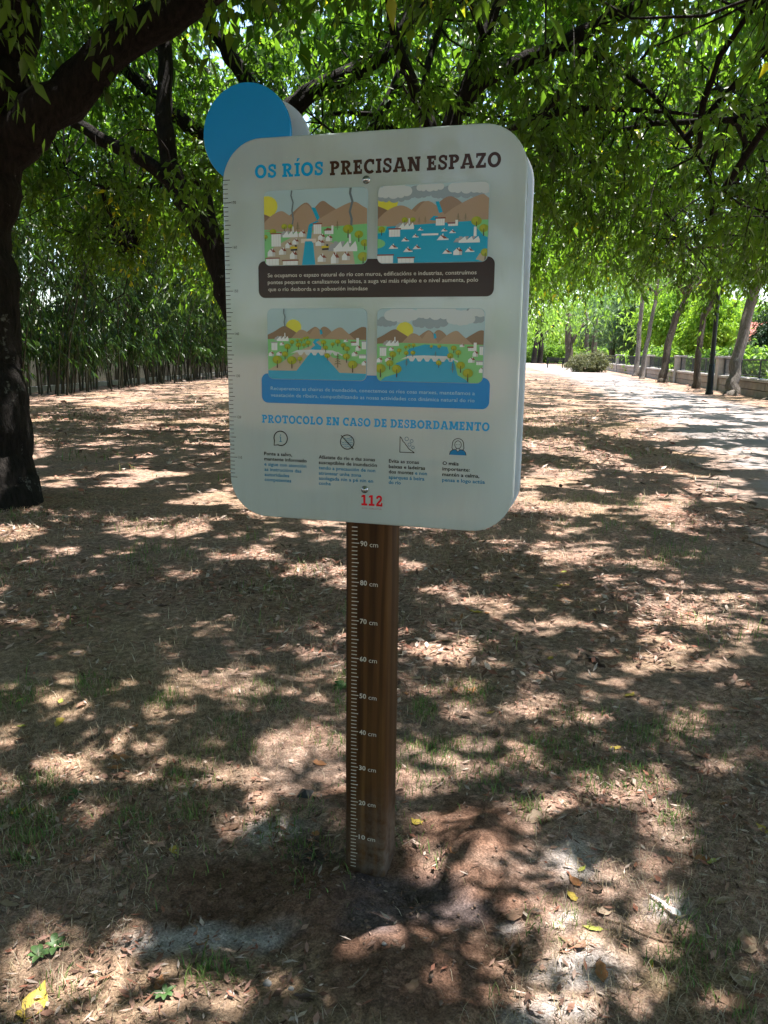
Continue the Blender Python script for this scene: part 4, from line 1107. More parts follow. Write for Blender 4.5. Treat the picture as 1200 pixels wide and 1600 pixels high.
# tree behind the board's right half
d = 10.0
T4 = Tree((gnd(690, 727)[0], gnd(690, 727)[1]), 'dark tree behind the board sending a long limb up to the right over the path', 'lawn trees', crown=W(800, 40, d)[:2])
T4.limb('trunk', [W(690, 735, d), W(690, 715, d), W(690, 560, d), W(690, 400, d), W(692, 290, d), W(697, 205, d)], [.28, .235, .2, .18, .165, .14], 14)
T4.limb('limb', [W(694, 225, d), W(736, 138, d), W(800, 101, d), W(880, 70, d), W(950, 32, d), W(1020, -5, d), W(1110, -60, d)], [.125, .115, .105, .095, .085, .07, .03], 10)
T4.limb('limb', [W(692, 260, d), W(722, 160, d), W(748, 80, d), W(775, 10, d), W(800, -60, d)], [.1, .085, .075, .06, .03], 9)
T4.limb('limb', [W(690, 250, d), W(660, 170, d), W(632, 100, d), W(612, 30, d), W(600, -60, d)], [.09, .08, .07, .06, .03], 9)
T4.limb('limb', [W(700, 280, d), W(760, 222, d), W(820, 192, d), W(900, 172, d), W(1000, 172, d), W(1150, 187, d)], [.06, .05, .045, .038, .03, .012], 8)
T4.limb('limb', [W(880, 72, d), W(945, 92, d * .97), W(1020, 150, d * .95), W(1080, 230, d * .93), W(1128, 300, d * .92)], [.045, .036, .03, .022, .008], 7)
T4.limb('limb', [W(690, 290, d), W(655, 210, d * 1.05), W(668, 110, d * 1.08), W(690, 30, d * 1.1)], [.07, .06, .05, .03], 8)
lawn = [T1, T2, T3, T4]
for (x, y, lab) in ((-4.2, 20.5, 'dark lawn tree standing in line behind the board, first beyond the forked tree'), (-6.2, 29.5, 'dark lawn tree standing in line behind the board, second beyond the forked tree'), (-8.3, 40.0, 'dark lawn tree standing in line behind the board, third beyond the forked tree')):
    lawn.append(Tree((x, y), lab, 'lawn trees').generic(3.4, .22))
lawn.append(Tree((3.0, -6.2), 'dark lawn tree standing between the lawn and the near end of the path', 'lawn trees', crown=(1.6, -4.6)).generic(3.8, .24))
lawn.append(Tree((-4.2, -6.0), 'dark lawn tree standing on the open lawn opposite the face of the board', 'lawn trees', crown=(-3.6, -5)).generic(3.8, .24))
for (x, y, lab) in ((-1.0, -13.5, 'dark lawn tree farther out opposite the face of the board'), (-9.5, -10.5, 'dark lawn tree at the open corner of the lawn'), (6.0, -13.0, 'dark lawn tree by the path beyond the open lawn')):
    lawn.append(Tree((x, y), lab, 'lawn trees').generic(3.8, .24))
verge = []
for (x, y, lab) in ((5.7, 22.2, 'verge tree before the first parapet pier'), (6.45, 16.0, 'verge tree two before the first parapet pier'), (7.2, 9.5, 'verge tree three before the first parapet pier'), (8.0, 3.0, 'verge tree four before the first parapet pier')):
    verge.append(Tree((x, y), lab, 'verge trees by the parapet', bark='bark_mid').generic(3.2, .2 if y > 20 else .13, (-.6, 0), 5, 2.8 if y > 20 else 2.2, 6.2))
def px_tree(lab, pts, dep, wid, bark):
    b = gnd(*pts[0]); dep = float((b - CAM) @ ROT[:, 1]); t = Tree((b[0], b[1]), lab, 'verge trees by the parapet', bark=bark)
    P = [b + (0, 0, -.1)] + [W(u, v, dep) for u, v in pts] + [W(pts[-1][0] + (pts[-1][0] - pts[-2][0]) * 1.2, pts[-1][1] - 90, dep)]
    r = wid * dep / FPX / 2
    t.limb('trunk', P, [r * 1.5, r * 1.3] + [r * (1 - .3 * k / len(pts)) for k in range(1, len(pts))] + [r * .5], 12)
    top = np.array(P[-2]); a0 = rng.random() * 6
    for k in range(4):
        a = a0 + k * 1.6; dd = np.array([math.cos(a), math.sin(a), 0])
        t.limb('limb', [top, top + dd * .7 + (0, 0, .7), top + dd * 1.8 + (0, 0, 1.6)], [r * .5, r * .35, r * .12], 7)
    return t
D1 = 30.2
verge.append(px_tree('thick pale-barked tree leaning away from the dark lamp pole', [(1142, 618), (1147, 590), (1156, 540), (1172, 470), (1196, 412)], 29.6, 19, 'bark_pale'))
verge.append(px_tree('slim brown tree beside the dark lamp pole', [(1087, 607), (1089, 580), (1094, 535), (1100, 495), (1116, 466)], 34.8, 10.5, 'bark_mid'))
verge.append(px_tree('stout dark brown tree leaning beside the second parapet pier', [(1035, 598), (1038, 575), (1044, 540), (1055, 500), (1072, 462)], 41.0, 12.5, 'bark_mid'))
verge.append(px_tree('thin pale tree leaning towards the stout dark one', [(1002, 592), (1005, 570), (1012, 530), (1020, 490), (1026, 460)], 46.6, 7, 'bark_pale'))
verge.append(px_tree('thin pale upright tree next to the leaning pale one', [(993, 588), (995, 565), (998, 530), (1001, 495), (1004, 460)], 51.8, 8, 'bark_pale'))
farl = []
def far_tree(lab, u, v, lean, wid, bark='bark_mid', dep=None, limb=None):
    b = gnd(u, v); dep = (b - CAM) @ ROT[:, 1]
    t = Tree((b[0], b[1]), lab, 'far avenue trees', bark=bark); r = wid * dep / FPX / 2
    P = [b + (0, 0, -.1), b] + [W(u + lean * k, v - 28 * k, dep) for k in (1, 2, 3)]
    t.limb('trunk', P, [r * 1.4, r * 1.2, r, r * .9, r * .7], 10)
    if limb: t.limb('limb', [W(a, c, dep) for a, c in limb], [r * .7, r * .5, r * .35][:len(limb)], 8)
    farl.append(t); return t
far_tree('black leaning tree at the far end of the path', 834, 568, 3, 7, 'bark')
far_tree('black forked tree with a limb to the right at the far end of the path', 844, 568, 1, 8, 'bark', limb=[(847, 530), (862, 512), (880, 495)])
far_tree('thick brown forked tree beside the far bench', 888, 575, 0, 11.5, limb=[(890, 540), (903, 518), (920, 500)])
far_tree('brown tree rising behind the round shrub', 917, 574, 0, 7)
far_tree('dark brown tree close behind the round shrub', 928, 575, 1, 9)
far_tree('crooked brown tree at the end of the parapet', 953, 577, 3, 8)
# trees beyond the parapet (no trunks in view)
def zlow_near(x, y):
    dep = (x - CAM[0]) * ROT[0, 1] + (y - CAM[1]) * ROT[1, 1]
    z = np.where(dep < 6.5, 3.75 + np.clip(dep - 2, 0, 5) * .06, 3.55)
    right = sstep(0.0, 2.5, x) * sstep(5, 9, y)
    return z - right * 0.75 + (fbm(x * .5 + 3, y * .5) - .5) * 1.3

def scatter_clumps(x0, x1, y0, y1, n, group, zl, th, reach):
    x = rng.uniform(x0, x1, n); y = rng.uniform(y0, y1, n)
    cr = np.array([t.crown for t in group])
    dx = x[:, None] - cr[:, 0]; dy = y[:, None] - cr[:, 1]
    dd = np.hypot(dx, dy); j = dd.argmin(1); dm = dd.min(1)
    ok = dm < reach * (0.85 + .3 * rng.random(n))
    z = zl(x, y) + rng.random(n) ** 1.25 * th * (1.1 - 0.6 * np.clip(dm / reach, 0, 1))
    # the lawn trees carry bare limbs low down: few clumps hang in front of them
    q = (np.stack([x, y, z], 1) - CAM) @ ROT; u = 600 + FPX * q[:, 0] / np.maximum(q[:, 1], .1); v = 800 - FPX * q[:, 2] / np.maximum(q[:, 1], .1)
    low = (q[:, 1] > 1) & (v > -40) & (u > -80) & (u < 1280)
    drop = low & (q[:, 1] < np.where(u < 640, 12.2, 9.6)) & (rng.random(n) < np.where((q[:, 1] < 5.5) | ((u < 640) & (q[:, 1] < 7.4)), 1.0, np.where(u < 640, .88, .6)))
    ok &= ~drop
    for k in np.where(ok)[0]: group[j[k]].cl.append((x[k], y[k], z[k]))

rng = np.random.default_rng(12)
hedge_trees = [Tree((x, y), lab, 'trees behind the bamboo').generic(4.2, .2, (.5, 0), 5, 2.8, 7.2) for (x, y, lab) in ((-15.2, 10.0, 'dark tree behind the start of the bamboo hedge'), (-17.3, 18.5, 'dark tree behind the thick middle of the bamboo hedge'), (-19.0, 28.0, 'dark tree behind the bamboo hedge, next before its far end'), (-20.8, 37.5, 'dark tree behind the far end of the bamboo hedge'))]
for t in hedge_trees: t.crown = t.crown + np.array([3.2, 0])
scatter_clumps(-21, -5, 4, 46, 420, hedge_trees, lambda x, y: 6.0 + (fbm(x * .4, y * .4) - .5) * 1.6, 4.0, 6.8)
for t in hedge_trees: t.grow(8, 11, .24, .10, 1.1, 'leaf', True, nsec=8); t.top(110, 8.5, 11, 6)
near_group = [T1, T2, T3, T4] + lawn[7:9] + verge[2:4]
scatter_clumps(-11.5, 9.5, -9, 15.5, 3200, near_group, zlow_near, 4.2, 7.2)
for t in near_group: t.grow(11, 15, .125, .056, .62, 'leaf', 'fine')
rng = np.random.default_rng(21)
for t in near_group: t.top(55 if t in (T2, T3) else 250, 6.8, 9.5, 5.6)
back_group = lawn[9:]
scatter_clumps(-15, 12, -20, -8, 420, back_group, lambda x, y: 3.2 + (fbm(x * .5, y * .5) - .5), 4.5, 7)
for t in back_group: t.grow(8, 9, .26, .11, 1.1, 'leaf', True, nsec=8)
mid_group = [lawn[4], lawn[5], lawn[6]] + verge[:2] + verge[4:]
def zlow_mid(x, y):
    L, Rr = path_edges(y)
    z = 2.9 + (fbm(x * .4 + 9, y * .4 + 2) - .5) * 1.2
    right = sstep(-4.0, 0.0, x - L)
    return z + right * (0.65 + np.clip(y - 14, 0, 30) * .06)
scatter_clumps(-14, 8.5, 12.5, 60, 2550, mid_group, zlow_mid, 4.6, 6.5)
for t in mid_group: t.grow(9, 12, .20, .085, .95, 'leaf', True, nsec=8)
for t in mid_group[:6]: t.top(90, 7.2, 9.5, 5.0, .45, .22)
def zlow_far(x, y): return 4.2 + (fbm(x * .2 + 9, y * .2 + 2) - .5) * 1.5
scatter_clumps(-24, 8, 62, 138, 900, farl, zlow_far, 6, 14)
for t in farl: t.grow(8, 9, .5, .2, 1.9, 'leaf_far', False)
print('leaf clumps', sum(len(t.cl) for t in near_group), sum(len(t.cl) for t in mid_group), sum(len(t.cl) for t in farl))

rng = np.random.default_rng(31)
# ------------------------------------------------------------------ bamboo hedge, board fence and kerb along the left of the lawn
HD = np.array([-0.1735, 0.985, 0.0]); HN = np.array([0.985, 0.1735, 0.0])      # along the hedge, towards the lawn
H0 = np.array([-13.1, 5.0, 0.0]); HLEN = 46.0
def build_bamboo():
    e = empty('bamboo_hedge', H0 + HD * HLEN / 2, 'tall dark green bamboo hedge with bare lower stems along the lawn', 'hedge')
    base = []
    meshes = []
    for k in range(8):
        h = 5.6 + 1.6 * rng.random(); n = 7
        z = np.linspace(-0.1, h, 9); bend = 1.1 + .9 * rng.random()
        P = np.stack([(np.clip(z, 0, h) / h) ** 2.4 * bend, np.zeros(9) + .02 * np.sin(z * 2 + k), z - (np.clip(z, 0, h) / h) ** 3 * .5], 1)
        V, F = tube_arrays(P, np.linspace(.026, .008, 9) * (0.8 + .5 * rng.random()), n)
        me = bpy.data.meshes.new('culm'); me.from_pydata([tuple(v) for v in V], [], F); me.update()
        me.polygons.foreach_set('use_smooth', np.ones(len(me.polygons), dtype=bool)); meshes.append((me, P))
    org = np.array(e['org'])
    C = []
    for k in range(290):
        s = HLEN * min(1, max(0, (k + rng.normal() * 1.3) / 290))
        p = H0 + HD * s + HN * rng.normal() * .38
        me, P = meshes[k % 8]
        a = math.atan2(HN[1], HN[0]) + rng.normal() * .7
        o = sub('culm', me, M['culm'], e, tuple(p - org), a); o.rotation_euler = (rng.normal() * .08, rng.normal() * .07, a)
        ca, sa = math.cos(a), math.sin(a)
        for z in np.linspace(0.16, 1, 9):
            q = P[min(8, int(z * 8))]
            C.append(p + np.array([q[0] * ca, q[0] * sa, q[2]]) + rng.normal(size=3) * .15)
    C = np.array(C); C = C[(C[:, 2] > 1.05)]
    C = C[rng.random(len(C)) < np.clip((C[:, 2] - .4) / 1.6, .3, 1)]
    P, D, L, Wd, v, _ = spray(C, np.full(len(C), .62), 7, 9, .24, .055, .5)
    D[:, 2] -= .35; D /= np.linalg.norm(D, axis=1)[:, None]
    k = P[:, 2] > .55
    leaves_mesh('foliage', P[k], D[k], L[k], Wd[k], e, M['leaf_bamboo'], v[k])
    # board fence behind
    f = empty('board_fence', H0 + HD * HLEN / 2 - HN * 1.7, 'pale vertical board fence behind the bamboo stems', 'fence')
    fo = np.array(f['org'])
    m = MB().box(-.012, .012, -.115, .115, 0, 1.85); bm = bpy.data.meshes.new('board'); bm.from_pydata(m.v, [], m.f); bm.update()
    nb = int(HLEN / .245)
    for i in range(nb):
        p = H0 + HD * (i * .245 + .12) - HN * (1.7 + .008 * rng.random())
        o = sub('board', bm, M['board'], f, tuple(p - fo + np.array([0, 0, .03 * rng.random() - .02])), math.atan2(HN[1], HN[0])); o.scale = (1, 1, .96 + .05 * rng.random())
    mb = MB()
    for z in (.5, 1.5):
        A = H0 - HN * 1.75; B_e = H0 + HD * HLEN - HN * 1.75
        mb.tube([tuple(A + (0, 0, z)), tuple(B_e + (0, 0, z))], [.04, .04], 4)
    mb.build('rail', M['board'], f)
    # concrete kerb at the foot
    mb = MB(); w = .07
    for i in range(23):
        a = H0 + HD * (i * 2.0) - HN * 1.0; b = H0 + HD * (i * 2.0 + 1.985) - HN * 1.0
        mb.add([tuple(a - HN * w + (0, 0, -.05)), tuple(a + HN * w + (0, 0, -.05)), tuple(b + HN * w + (0, 0, -.05)), tuple(b - HN * w + (0, 0, -.05)), tuple(a - HN * w + (0, 0, .17)), tuple(a + HN * w + (0, 0, .17)), tuple(b + HN * w + (0, 0, .17)), tuple(b - HN * w + (0, 0, .17))],
               [(0, 3, 2, 1), (4, 5, 6, 7), (0, 1, 5, 4), (1, 2, 6, 5), (2, 3, 7, 6), (3, 0, 4, 7)])
    tag(mb.build('kerb', M['concrete']), kind='structure')
build_bamboo()

# ------------------------------------------------------------------ granite parapet with piers and iron railings
PA = np.array([5.481, 26.685, 0.0]); PD = np.array([-0.1210, 0.99265, 0.0]); PN = np.array([-0.99265, -0.1210, 0.0])   # PN faces the path
PANG = math.atan2(PD[1], PD[0])
def build_parapet():
    piers = [-30.0, -18.0, -6.0, 6.04, 14.35, 23.4, 37.5, 55.0, 74.7, 95.0]
    e = empty('stone_parapet', PA + PD * 20, 'low granite parapet wall with square piers along the path', 'wall')
    org = np.array(e['org'])
    def blk(name, L, T, H, bev=.012):
        m = MB().box(-L / 2, L / 2, -T / 2, T / 2, 0, H, bev=bev); me = bpy.data.meshes.new(name); me.from_pydata(m.v, [], m.f); me.update(); return me
    pier_me = blk('pier', .46, .46, 1.26, .02); cap_me = blk('pier_cap', .54, .54, .10, .02)
    for s in piers:
        p = PA + PD * s
        o = sub('pier', pier_me, M['coping'], e, tuple(p - org + (0, 0, -.02)), PANG)
        c = bpy.data.objects.new('pier_cap', cap_me); COL.objects.link(c); c.parent = o; c.location = (0, 0, 1.262)
        if not cap_me.materials: cap_me.materials.append(M['coping'])
    RAIL = {-5.8: 'behind the thick pale leaning tree', 6.3: 'behind the lamp pole', 14.6: 'behind the stout dark brown tree', 23.6: 'behind the two thin pale trees', 37.8: 'beside the round shrub'}
    lens = [.62, .8, 1.0]
    st = [blk('wall_block', l - .012, .34, .245) for l in lens]; stt = [blk('wall_block', l - .012, .33, .245) for l in lens]
    cop = blk('coping_stone', 1.19, .42, .11, .02)
    for a, b in zip(piers[:-1], piers[1:]):
        a += .25; b -= .25
        if a > 60: continue
        for row in range(2):
            s = a; k = 0
            while s < b - .05:
                j = int(rng.integers(3)); l = min(lens[j], b - s)
                if b - s - l < .3: l = b - s
                p = PA + PD * (s + l / 2)
                o = sub('wall_block', (st if rng.random() < .5 else stt)[j], M['stone'], e, tuple(p - org + (0, 0, -.02 + row * .26)), PANG); o.scale = ((l - .012) / (lens[j] - .012), 1, 1)
                s += l
        n = max(1, int(round((b - a) / 1.2))); l = (b - a) / n
        for k in range(n):
            p = PA + PD * (a + (k + .5) * l); o = sub('coping_stone', cop, M['coping'], e, tuple(p - org + (0, 0, .498)), PANG); o.scale = ((l - .01) / 1.19, 1, 1)
        # iron railing on the coping
        r = empty('iron_railing', PA + PD * (a + b) / 2 + np.array([0, 0, .605]), 'black iron railing panel of thin upright bars, %s' % RAIL.get(round(a, 1), 'on the parapet out past the first piers'), 'railing', 'railing panels between the piers')
        ro = np.array(r['org'])
        L = b - a
        for nm, z, h, t in (('top_rail', .60, .045, .05), ('bottom_rail', .07, .03, .035)):
            sub(nm, blk(nm, L, t, h, .004), M['iron'], r, (0, 0, z), PANG)
        npost = max(2, int(L / 2.2) + 1); pm = blk('railing_post', .05, .05, .645, .004)
        for k in range(npost):
            s = -L / 2 + .03 + (L - .06) * k / (npost - 1); sub('railing_post', pm, M['iron'], r, tuple(PD * s), PANG)
        if a < 40:
            nb = int(L / .14); bm = blk('bar', .018, .018, .52, .002)
            for k in range(nb):
                s = -L / 2 + L * (k + .5) / nb; sub('bar', bm, M['iron'], r, tuple(PD * s + np.array([0, 0, .09])), PANG)
        else:
            mb = MB(); nb = int(L / .16)
            for k in range(nb):
                s = -L / 2 + L * (k + .5) / nb; q = PD * s; mb.box(q[0] - .014, q[0] + .014, q[1] - .014, q[1] + .014, .09, .61)
            me = bpy.data.meshes.new('bars'); me.from_pydata(mb.v, [], mb.f); me.update(); sub('bars', me, M['iron'], r, (0, 0, 0), 0, 'stuff')
build_parapet()

# ------------------------------------------------------------------ lamp pole
def build_pole():
    b = gnd(1108, 616); e = empty('lamp_pole', b, 'dark slender lamp pole rising into the leaves beside the path', 'pole')
    org = b
    def lathe(name, rows, z0):
        m = MB(); n = 14; V = []
        for r, z in rows: V += [(b[0] + r * math.cos(6.2832 * k / n), b[1] + r * math.sin(6.2832 * k / n), z0 + z) for k in range(n)]
        F = [(i * n + j, i * n + (j + 1) % n, (i + 1) * n + (j + 1) % n, (i + 1) * n + j) for i in range(len(rows) - 1) for j in range(n)] + [tuple(range((len(rows) - 1) * n, len(rows) * n))]
        return m.add(V, F).build(name, M['pole'], e, True)
    lathe('base', [(.14, -.05), (.14, .06), (.12, .1), (.11, .5), (.105, 1.0), (.085, 1.06)], 0)
    lathe('shaft', [(.083, 1.0), (.075, 2.5), (.062, 4.6), (.06, 4.62)], 0)
    lathe('collar', [(.092, 1.35), (.098, 1.38), (.098, 1.44), (.092, 1.47)], 0)
    lathe('lamp_head', [(.06, 4.6), (.2, 4.72), (.24, 4.95), (.26, 5.15), (.1, 5.3), (.02, 5.36)], 0)
build_pole()

# ------------------------------------------------------------------ far bench
def build_bench():
    b = gnd(867, 575); e = empty('park_bench', b, 'small dark park bench at the far edge of the path', 'bench')
    for k, y in enumerate((-.2, -.07, .06, .19)): MB().box(b[0] - .85, b[0] + .85, b[1] + y, b[1] + y + .115, .38, .46).build('seat_slat', M['wood_dark'], e)
    for z in (.58, .72, .86): MB().box(b[0] - .85, b[0] + .85, b[1] + .30, b[1] + .34, z, z + .125).build('back_slat', M['wood_dark'], e)
    for x in (-.7, .7):
        MB().box(b[0] + x - .04, b[0] + x + .04, b[1] - .2, b[1] - .13, -.02, .42).build('leg', M['iron'], e)
        MB().box(b[0] + x - .04, b[0] + x + .04, b[1] + .26, b[1] + .32, -.02, .96).build('leg', M['iron'], e)
build_bench()

# ------------------------------------------------------------------ shrubs, trees and a house beyond
def blob_plant(name, label, cat, base, blobs, n, Lm, Wm, mat, group=None, stem=.06, bark='bark_mid', stemz=None, per=7):
    e = empty(name, base, label, cat, group)
    C = []
    for (c, r, w) in blobs:
        k = max(3, int(n * w)); q = rng.normal(size=(k, 3)); q /= np.linalg.norm(q, axis=1)[:, None]
        q = q * (0.45 + .55 * rng.random(k) ** .6)[:, None]
        lump = 1 + .25 * np.sin(q[:, :1] * 5 + c[0]) * np.cos(q[:, 1:2] * 6)
        C.append(np.array(base) + np.array(c) + q * np.array(r) * lump)
    C = np.vstack(C); C = C[C[:, 2] > base[2] + .1]
    P, D, L, Wd, v, _ = spray(C, np.full(len(C), Lm * 2.6), 5, per, Lm, Wm, .3)
    k = P[:, 2] > .03
    leaves_mesh('crown' if cat == 'tree' else 'foliage', P[k], D[k], L[k], Wd[k], e, M[mat], v[k])
    top = max(c[2] for c, r, w in blobs); b = np.array(base, float)
    if cat == 'tree':
        m = MB(); pts, rr = smooth_path(np.array([b + (0, 0, -.1), b + (0, 0, .4), b + (.1, .05, top * .5), b + (0, .1, top)]), [stem * 1.5, stem * 1.1, stem, stem * .4], 4); m.tube(pts, rr, 9).build('trunk', M[bark], e, True)
    else:
        for k in range(9):
            a = k * .7; d_ = np.array([math.cos(a), math.sin(a), 0]) * .6
            MB().tube([b + (0, 0, -.05), b + d_ * .4 + (0, 0, top * .5), b + d_ + (0, 0, top * 1.2)], [.02, .014, .005], 5).build('stem', M[bark], e, True)
    return e
b = gnd(918, 582)
blob_plant('shrub', 'round brownish green shrub on the grass edge near the parapet end', 'shrub', b, [((-.1, 0, .7), (1.25, 1.1, .65), .7), ((.7, .2, .9), (.7, .7, .7), .3)], 330, .16, .06, 'leaf_shrub')
def at(u, dep, z=0):
    p = W(u, 553, dep); return np.array([p[0], p[1], z])
bt = [
    ('bright yellow green tree standing sunlit beyond the railing', at(1112, 52), [((0, 0, 3.4), (1.5, 1.6, 2.0), .7), ((-1.0, .3, 2.4), (1.1, 1.2, 1.4), .3)], 650, .28, .12, 'leaf_bright'),
    ('fresh green tree beyond the railing left of the stout dark trunk', at(1058, 62), [((0, 0, 4.0), (2.6, 2.5, 2.6), 1)], 700, .3, .13, 'leaf_bright'),
    ('grey green tree beyond the railing behind the thin pale trunks', at(1010, 72), [((0, 0, 4.6), (4.2, 3.5, 3.4), 1)], 520, .42, .14, 'leaf_blue'),
    ('grey green tree beyond the end of the parapet', at(970, 92), [((0, 0, 5.0), (5, 4, 4), 1)], 520, .5, .17, 'leaf_blue'),
    ('dark dense evergreen beyond the railing beside the red roof', at(1212, 44), [((0, 0, 1.4), (1.9, 1.8, 1.6), .5), ((.3, 0, 2.9), (1.3, 1.3, 1.6), .35), ((.4, 0, 4.2), (.7, .7, 1.2), .15)], 900, .16, .07, 'leaf_conifer'),
    ('pale green tree sunlit behind the far bench', at(868, 122), [((0, 0, 4.2), (4.2, 4, 3.6), .7), ((-3, 0, 2.4), (2.5, 2.4, 2.2), .3)], 480, .55, .2, 'leaf_bright'),
    ('dark green tree behind the far avenue', at(905, 126), [((0, 0, 4.6), (5, 4.5, 4.6), 1)], 480, .6, .2, 'leaf_blue'),
    ('tall green tree rising behind the red roof', at(1185, 130), [((0, 0, 6.0), (7, 4.5, 5), 1)], 480, .55, .2, 'leaf_far'),
    ('small green tree at the water side of the parapet', at(1300, 62), [((0, 0, 4.5), (3.6, 3.5, 3.8), 1)], 480, .4, .15, 'leaf_far')]
for lab, p, bl, n, l, w, mt in bt:
    blob_plant('background_tree', lab, 'tree', p, bl, n, l, w, mt, 'trees beyond the parapet', .16)
for lab, p, bl, n in (('low dark green bush beyond the first railing panel', at(1165, 40), [((0, 0, .8), (2.6, 1.4, .9), 1)], 400), ('low green bush beyond the second railing panel', at(1085, 56), [((0, 0, .9), (4.0, 1.6, 1.0), 1)], 500), ('low green bush behind the far bench', at(857, 112), [((0, 0, 1.3), (4.2, 1.6, 1.4), 1)], 400), ('low grey bush beyond the far railing panel', at(1000, 80), [((0, 0, 1.0), (6.5, 2, 1.2), 1)], 500)):
    blob_plant('bush', lab, 'bush', p, bl, n, .3, .13, 'leaf_far', 'bushes beyond the parapet')

def build_house():
    p = at(1178, 90); a = math.radians(-8); e = empty('house', p, 'small pale house with a red tiled roof far beyond the railing', 'house')
    w, d_, h, rg = 2.4, 3.0, 3.3, 5.0
    cs, sn = math.cos(a), math.sin(a)
    X = lambda x, y, z: (p[0] + x * cs - y * sn, p[1] + x * sn + y * cs, z)
    MB().add([X(-w, -d_, -.1), X(w, -d_, -.1), X(w, d_, -.1), X(-w, d_, -.1), X(-w, -d_, h), X(w, -d_, h), X(w, d_, h), X(-w, d_, h), X(-w, 0, rg - .1), X(w, 0, rg - .1)],
             [(0, 1, 5, 4), (2, 3, 7, 6), (3, 0, 4, 8, 7), (1, 2, 6, 9, 5), (4, 5, 9, 8), (6, 7, 8, 9)]).build('wall', M['wall_white'], e)
    o = .35
    for s in (-1, 1):
        q = [X(-w - o, s * (d_ + .4), h - .15), X(w + o, s * (d_ + .4), h - .15), X(w + o, 0, rg + .08), X(-w - o, 0, rg + .08)]
        q2 = [(x, y, z - .12) for x, y, z in q]
        MB().add(q + q2, [(0, 1, 2, 3), (7, 6, 5, 4), (0, 4, 5, 1), (1, 5, 6, 2), (2, 6, 7, 3), (3, 7, 4, 0)]).build('roof_slope', M['roof'], e)
    for x in (-1.2, 1.2):
        f = MB().add([X(x - .5, -d_ - .03, 1.0), X(x + .5, -d_ - .03, 1.0), X(x + .5, -d_ - .03, 2.3), X(x - .5, -d_ - .03, 2.3)], [(0, 1, 2, 3)]).build('window', M['glass'], e)
    mb = MB(); c = X(1.2, 1.2, 0); mb.box(c[0] - .3, c[0] + .3, c[1] - .3, c[1] + .3, 4.0, 5.5); mb.build('chimney', M['wall_white'], e)
build_house()

def woodland():
    """belt of trees closing the horizon all round"""
    C = []; R = 150
    for k in range(900):
        a = rng.random() * 6.2832; r = R + rng.random() * 50
        x, y = r * math.sin(a), r * math.cos(a)
        hgt = 9 + 6 * vnoise(a * 12, 3.3)
        C.append((x, y, rng.random() * hgt))
    C = np.array(C)
    P, D, L, Wd, v, _ = spray(C, np.full(len(C), 4.5), 7, 8, 1.9, 1.0, .2)
    k = P[:, 2] > .2
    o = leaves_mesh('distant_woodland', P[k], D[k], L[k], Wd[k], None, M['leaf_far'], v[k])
    tag(o, 'hazy green belt of distant woodland closing the horizon', 'woodland', kind='stuff')
woodland()

rng = np.random.default_rng(41)
# ------------------------------------------------------------------ what lies and grows on the ground
def wedge(n, r0, r1, pw=1.0):
    """random ground points in the view wedge and to its sides, between distances r0 and r1 from the camera"""
    r = np.sqrt(rng.uniform(r0 * r0, r1 * r1, n)); a = rng.uniform(-.62, .62, n)
    f = ROT[:2, 1] / np.linalg.norm(ROT[:2, 1]); rt = np.array([f[1], -f[0]])
    x = CAM[0] + r * (np.cos(a) * f[0] + np.sin(a) * rt[0]); y = CAM[1] + r * (np.cos(a) * f[1] + np.sin(a) * rt[1])
    return x, y
def not_post(x, y, m=.012): return ~((x > -m) & (x < .11 + m) & (y > -m) & (y < .11 + m))
def pick(x, y, p):
    k = (rng.random(len(x)) < p) & not_post(x, y); return x[k], y[k]
def onpath(x, y):
    L, Rr = path_edges(y); return sstep(-.5, .5, x - L) * (1 - sstep(-.4, .4, x - Rr))

LIT_COL = np.array([(0.36, 0.22, 0.165), (0.24, 0.13, 0.09), (0.44, 0.31, 0.25), (0.10, 0.055, 0.038), (0.52, 0.42, 0.35), (0.30, 0.13, 0.085), (0.17, 0.105, 0.078), (0.38, 0.22, 0.17)])
def litter(n, r0, r1, size, dens):
    x, y = wedge(n, r0, r1)
    p = np.clip((fbm(x * 1.4 + 3, y * 1.4) - .30) * 3.2, .12, 1) * (1 - .9 * np.clip(inell(E_dug, x, y, .2) * 3, 0, 1)) * (1 - .8 * onpath(x, y))
    x, y = pick(x, y, p * dens)
    n = len(x); z = height(x, y) + .003
    L = size * (.4 + .9 * rng.random(n)); Wd = L * (.10 + .38 * rng.random(n) ** 1.5); a = rng.random(n) * 6.283
    d = np.stack([np.cos(a), np.sin(a), rng.normal(size=n) * .22], 1); s = np.stack([-np.sin(a), np.cos(a), rng.normal(size=n) * .30], 1)
    c = np.stack([x, y, z + .10 * L + np.abs(d[:, 2]) * L * .3], 1); up = np.array([0, 0, 1.0])
    curl = (rng.random(n) * .55 - .15)[:, None]; Lc = L[:, None]; Wc = Wd[:, None]
    V = np.stack([c - d * Lc / 2 + up * Lc * curl * .4, c + s * Wc / 2 + up * Wc * curl, c + d * Lc / 2 + up * Lc * curl * .4, c - s * Wc / 2 + up * Wc * curl], 1).reshape(-1, 3)
    i = np.arange(n)[:, None] * 4
    F = np.concatenate([i + np.array([[0, 1, 2]]), i + np.array([[0, 2, 3]])], 1).reshape(-1, 3)
    col = LIT_COL[rng.integers(len(LIT_COL), size=n)] * (.75 + .5 * rng.random((n, 1)))
    return V, F, np.repeat(col, 4, 0)
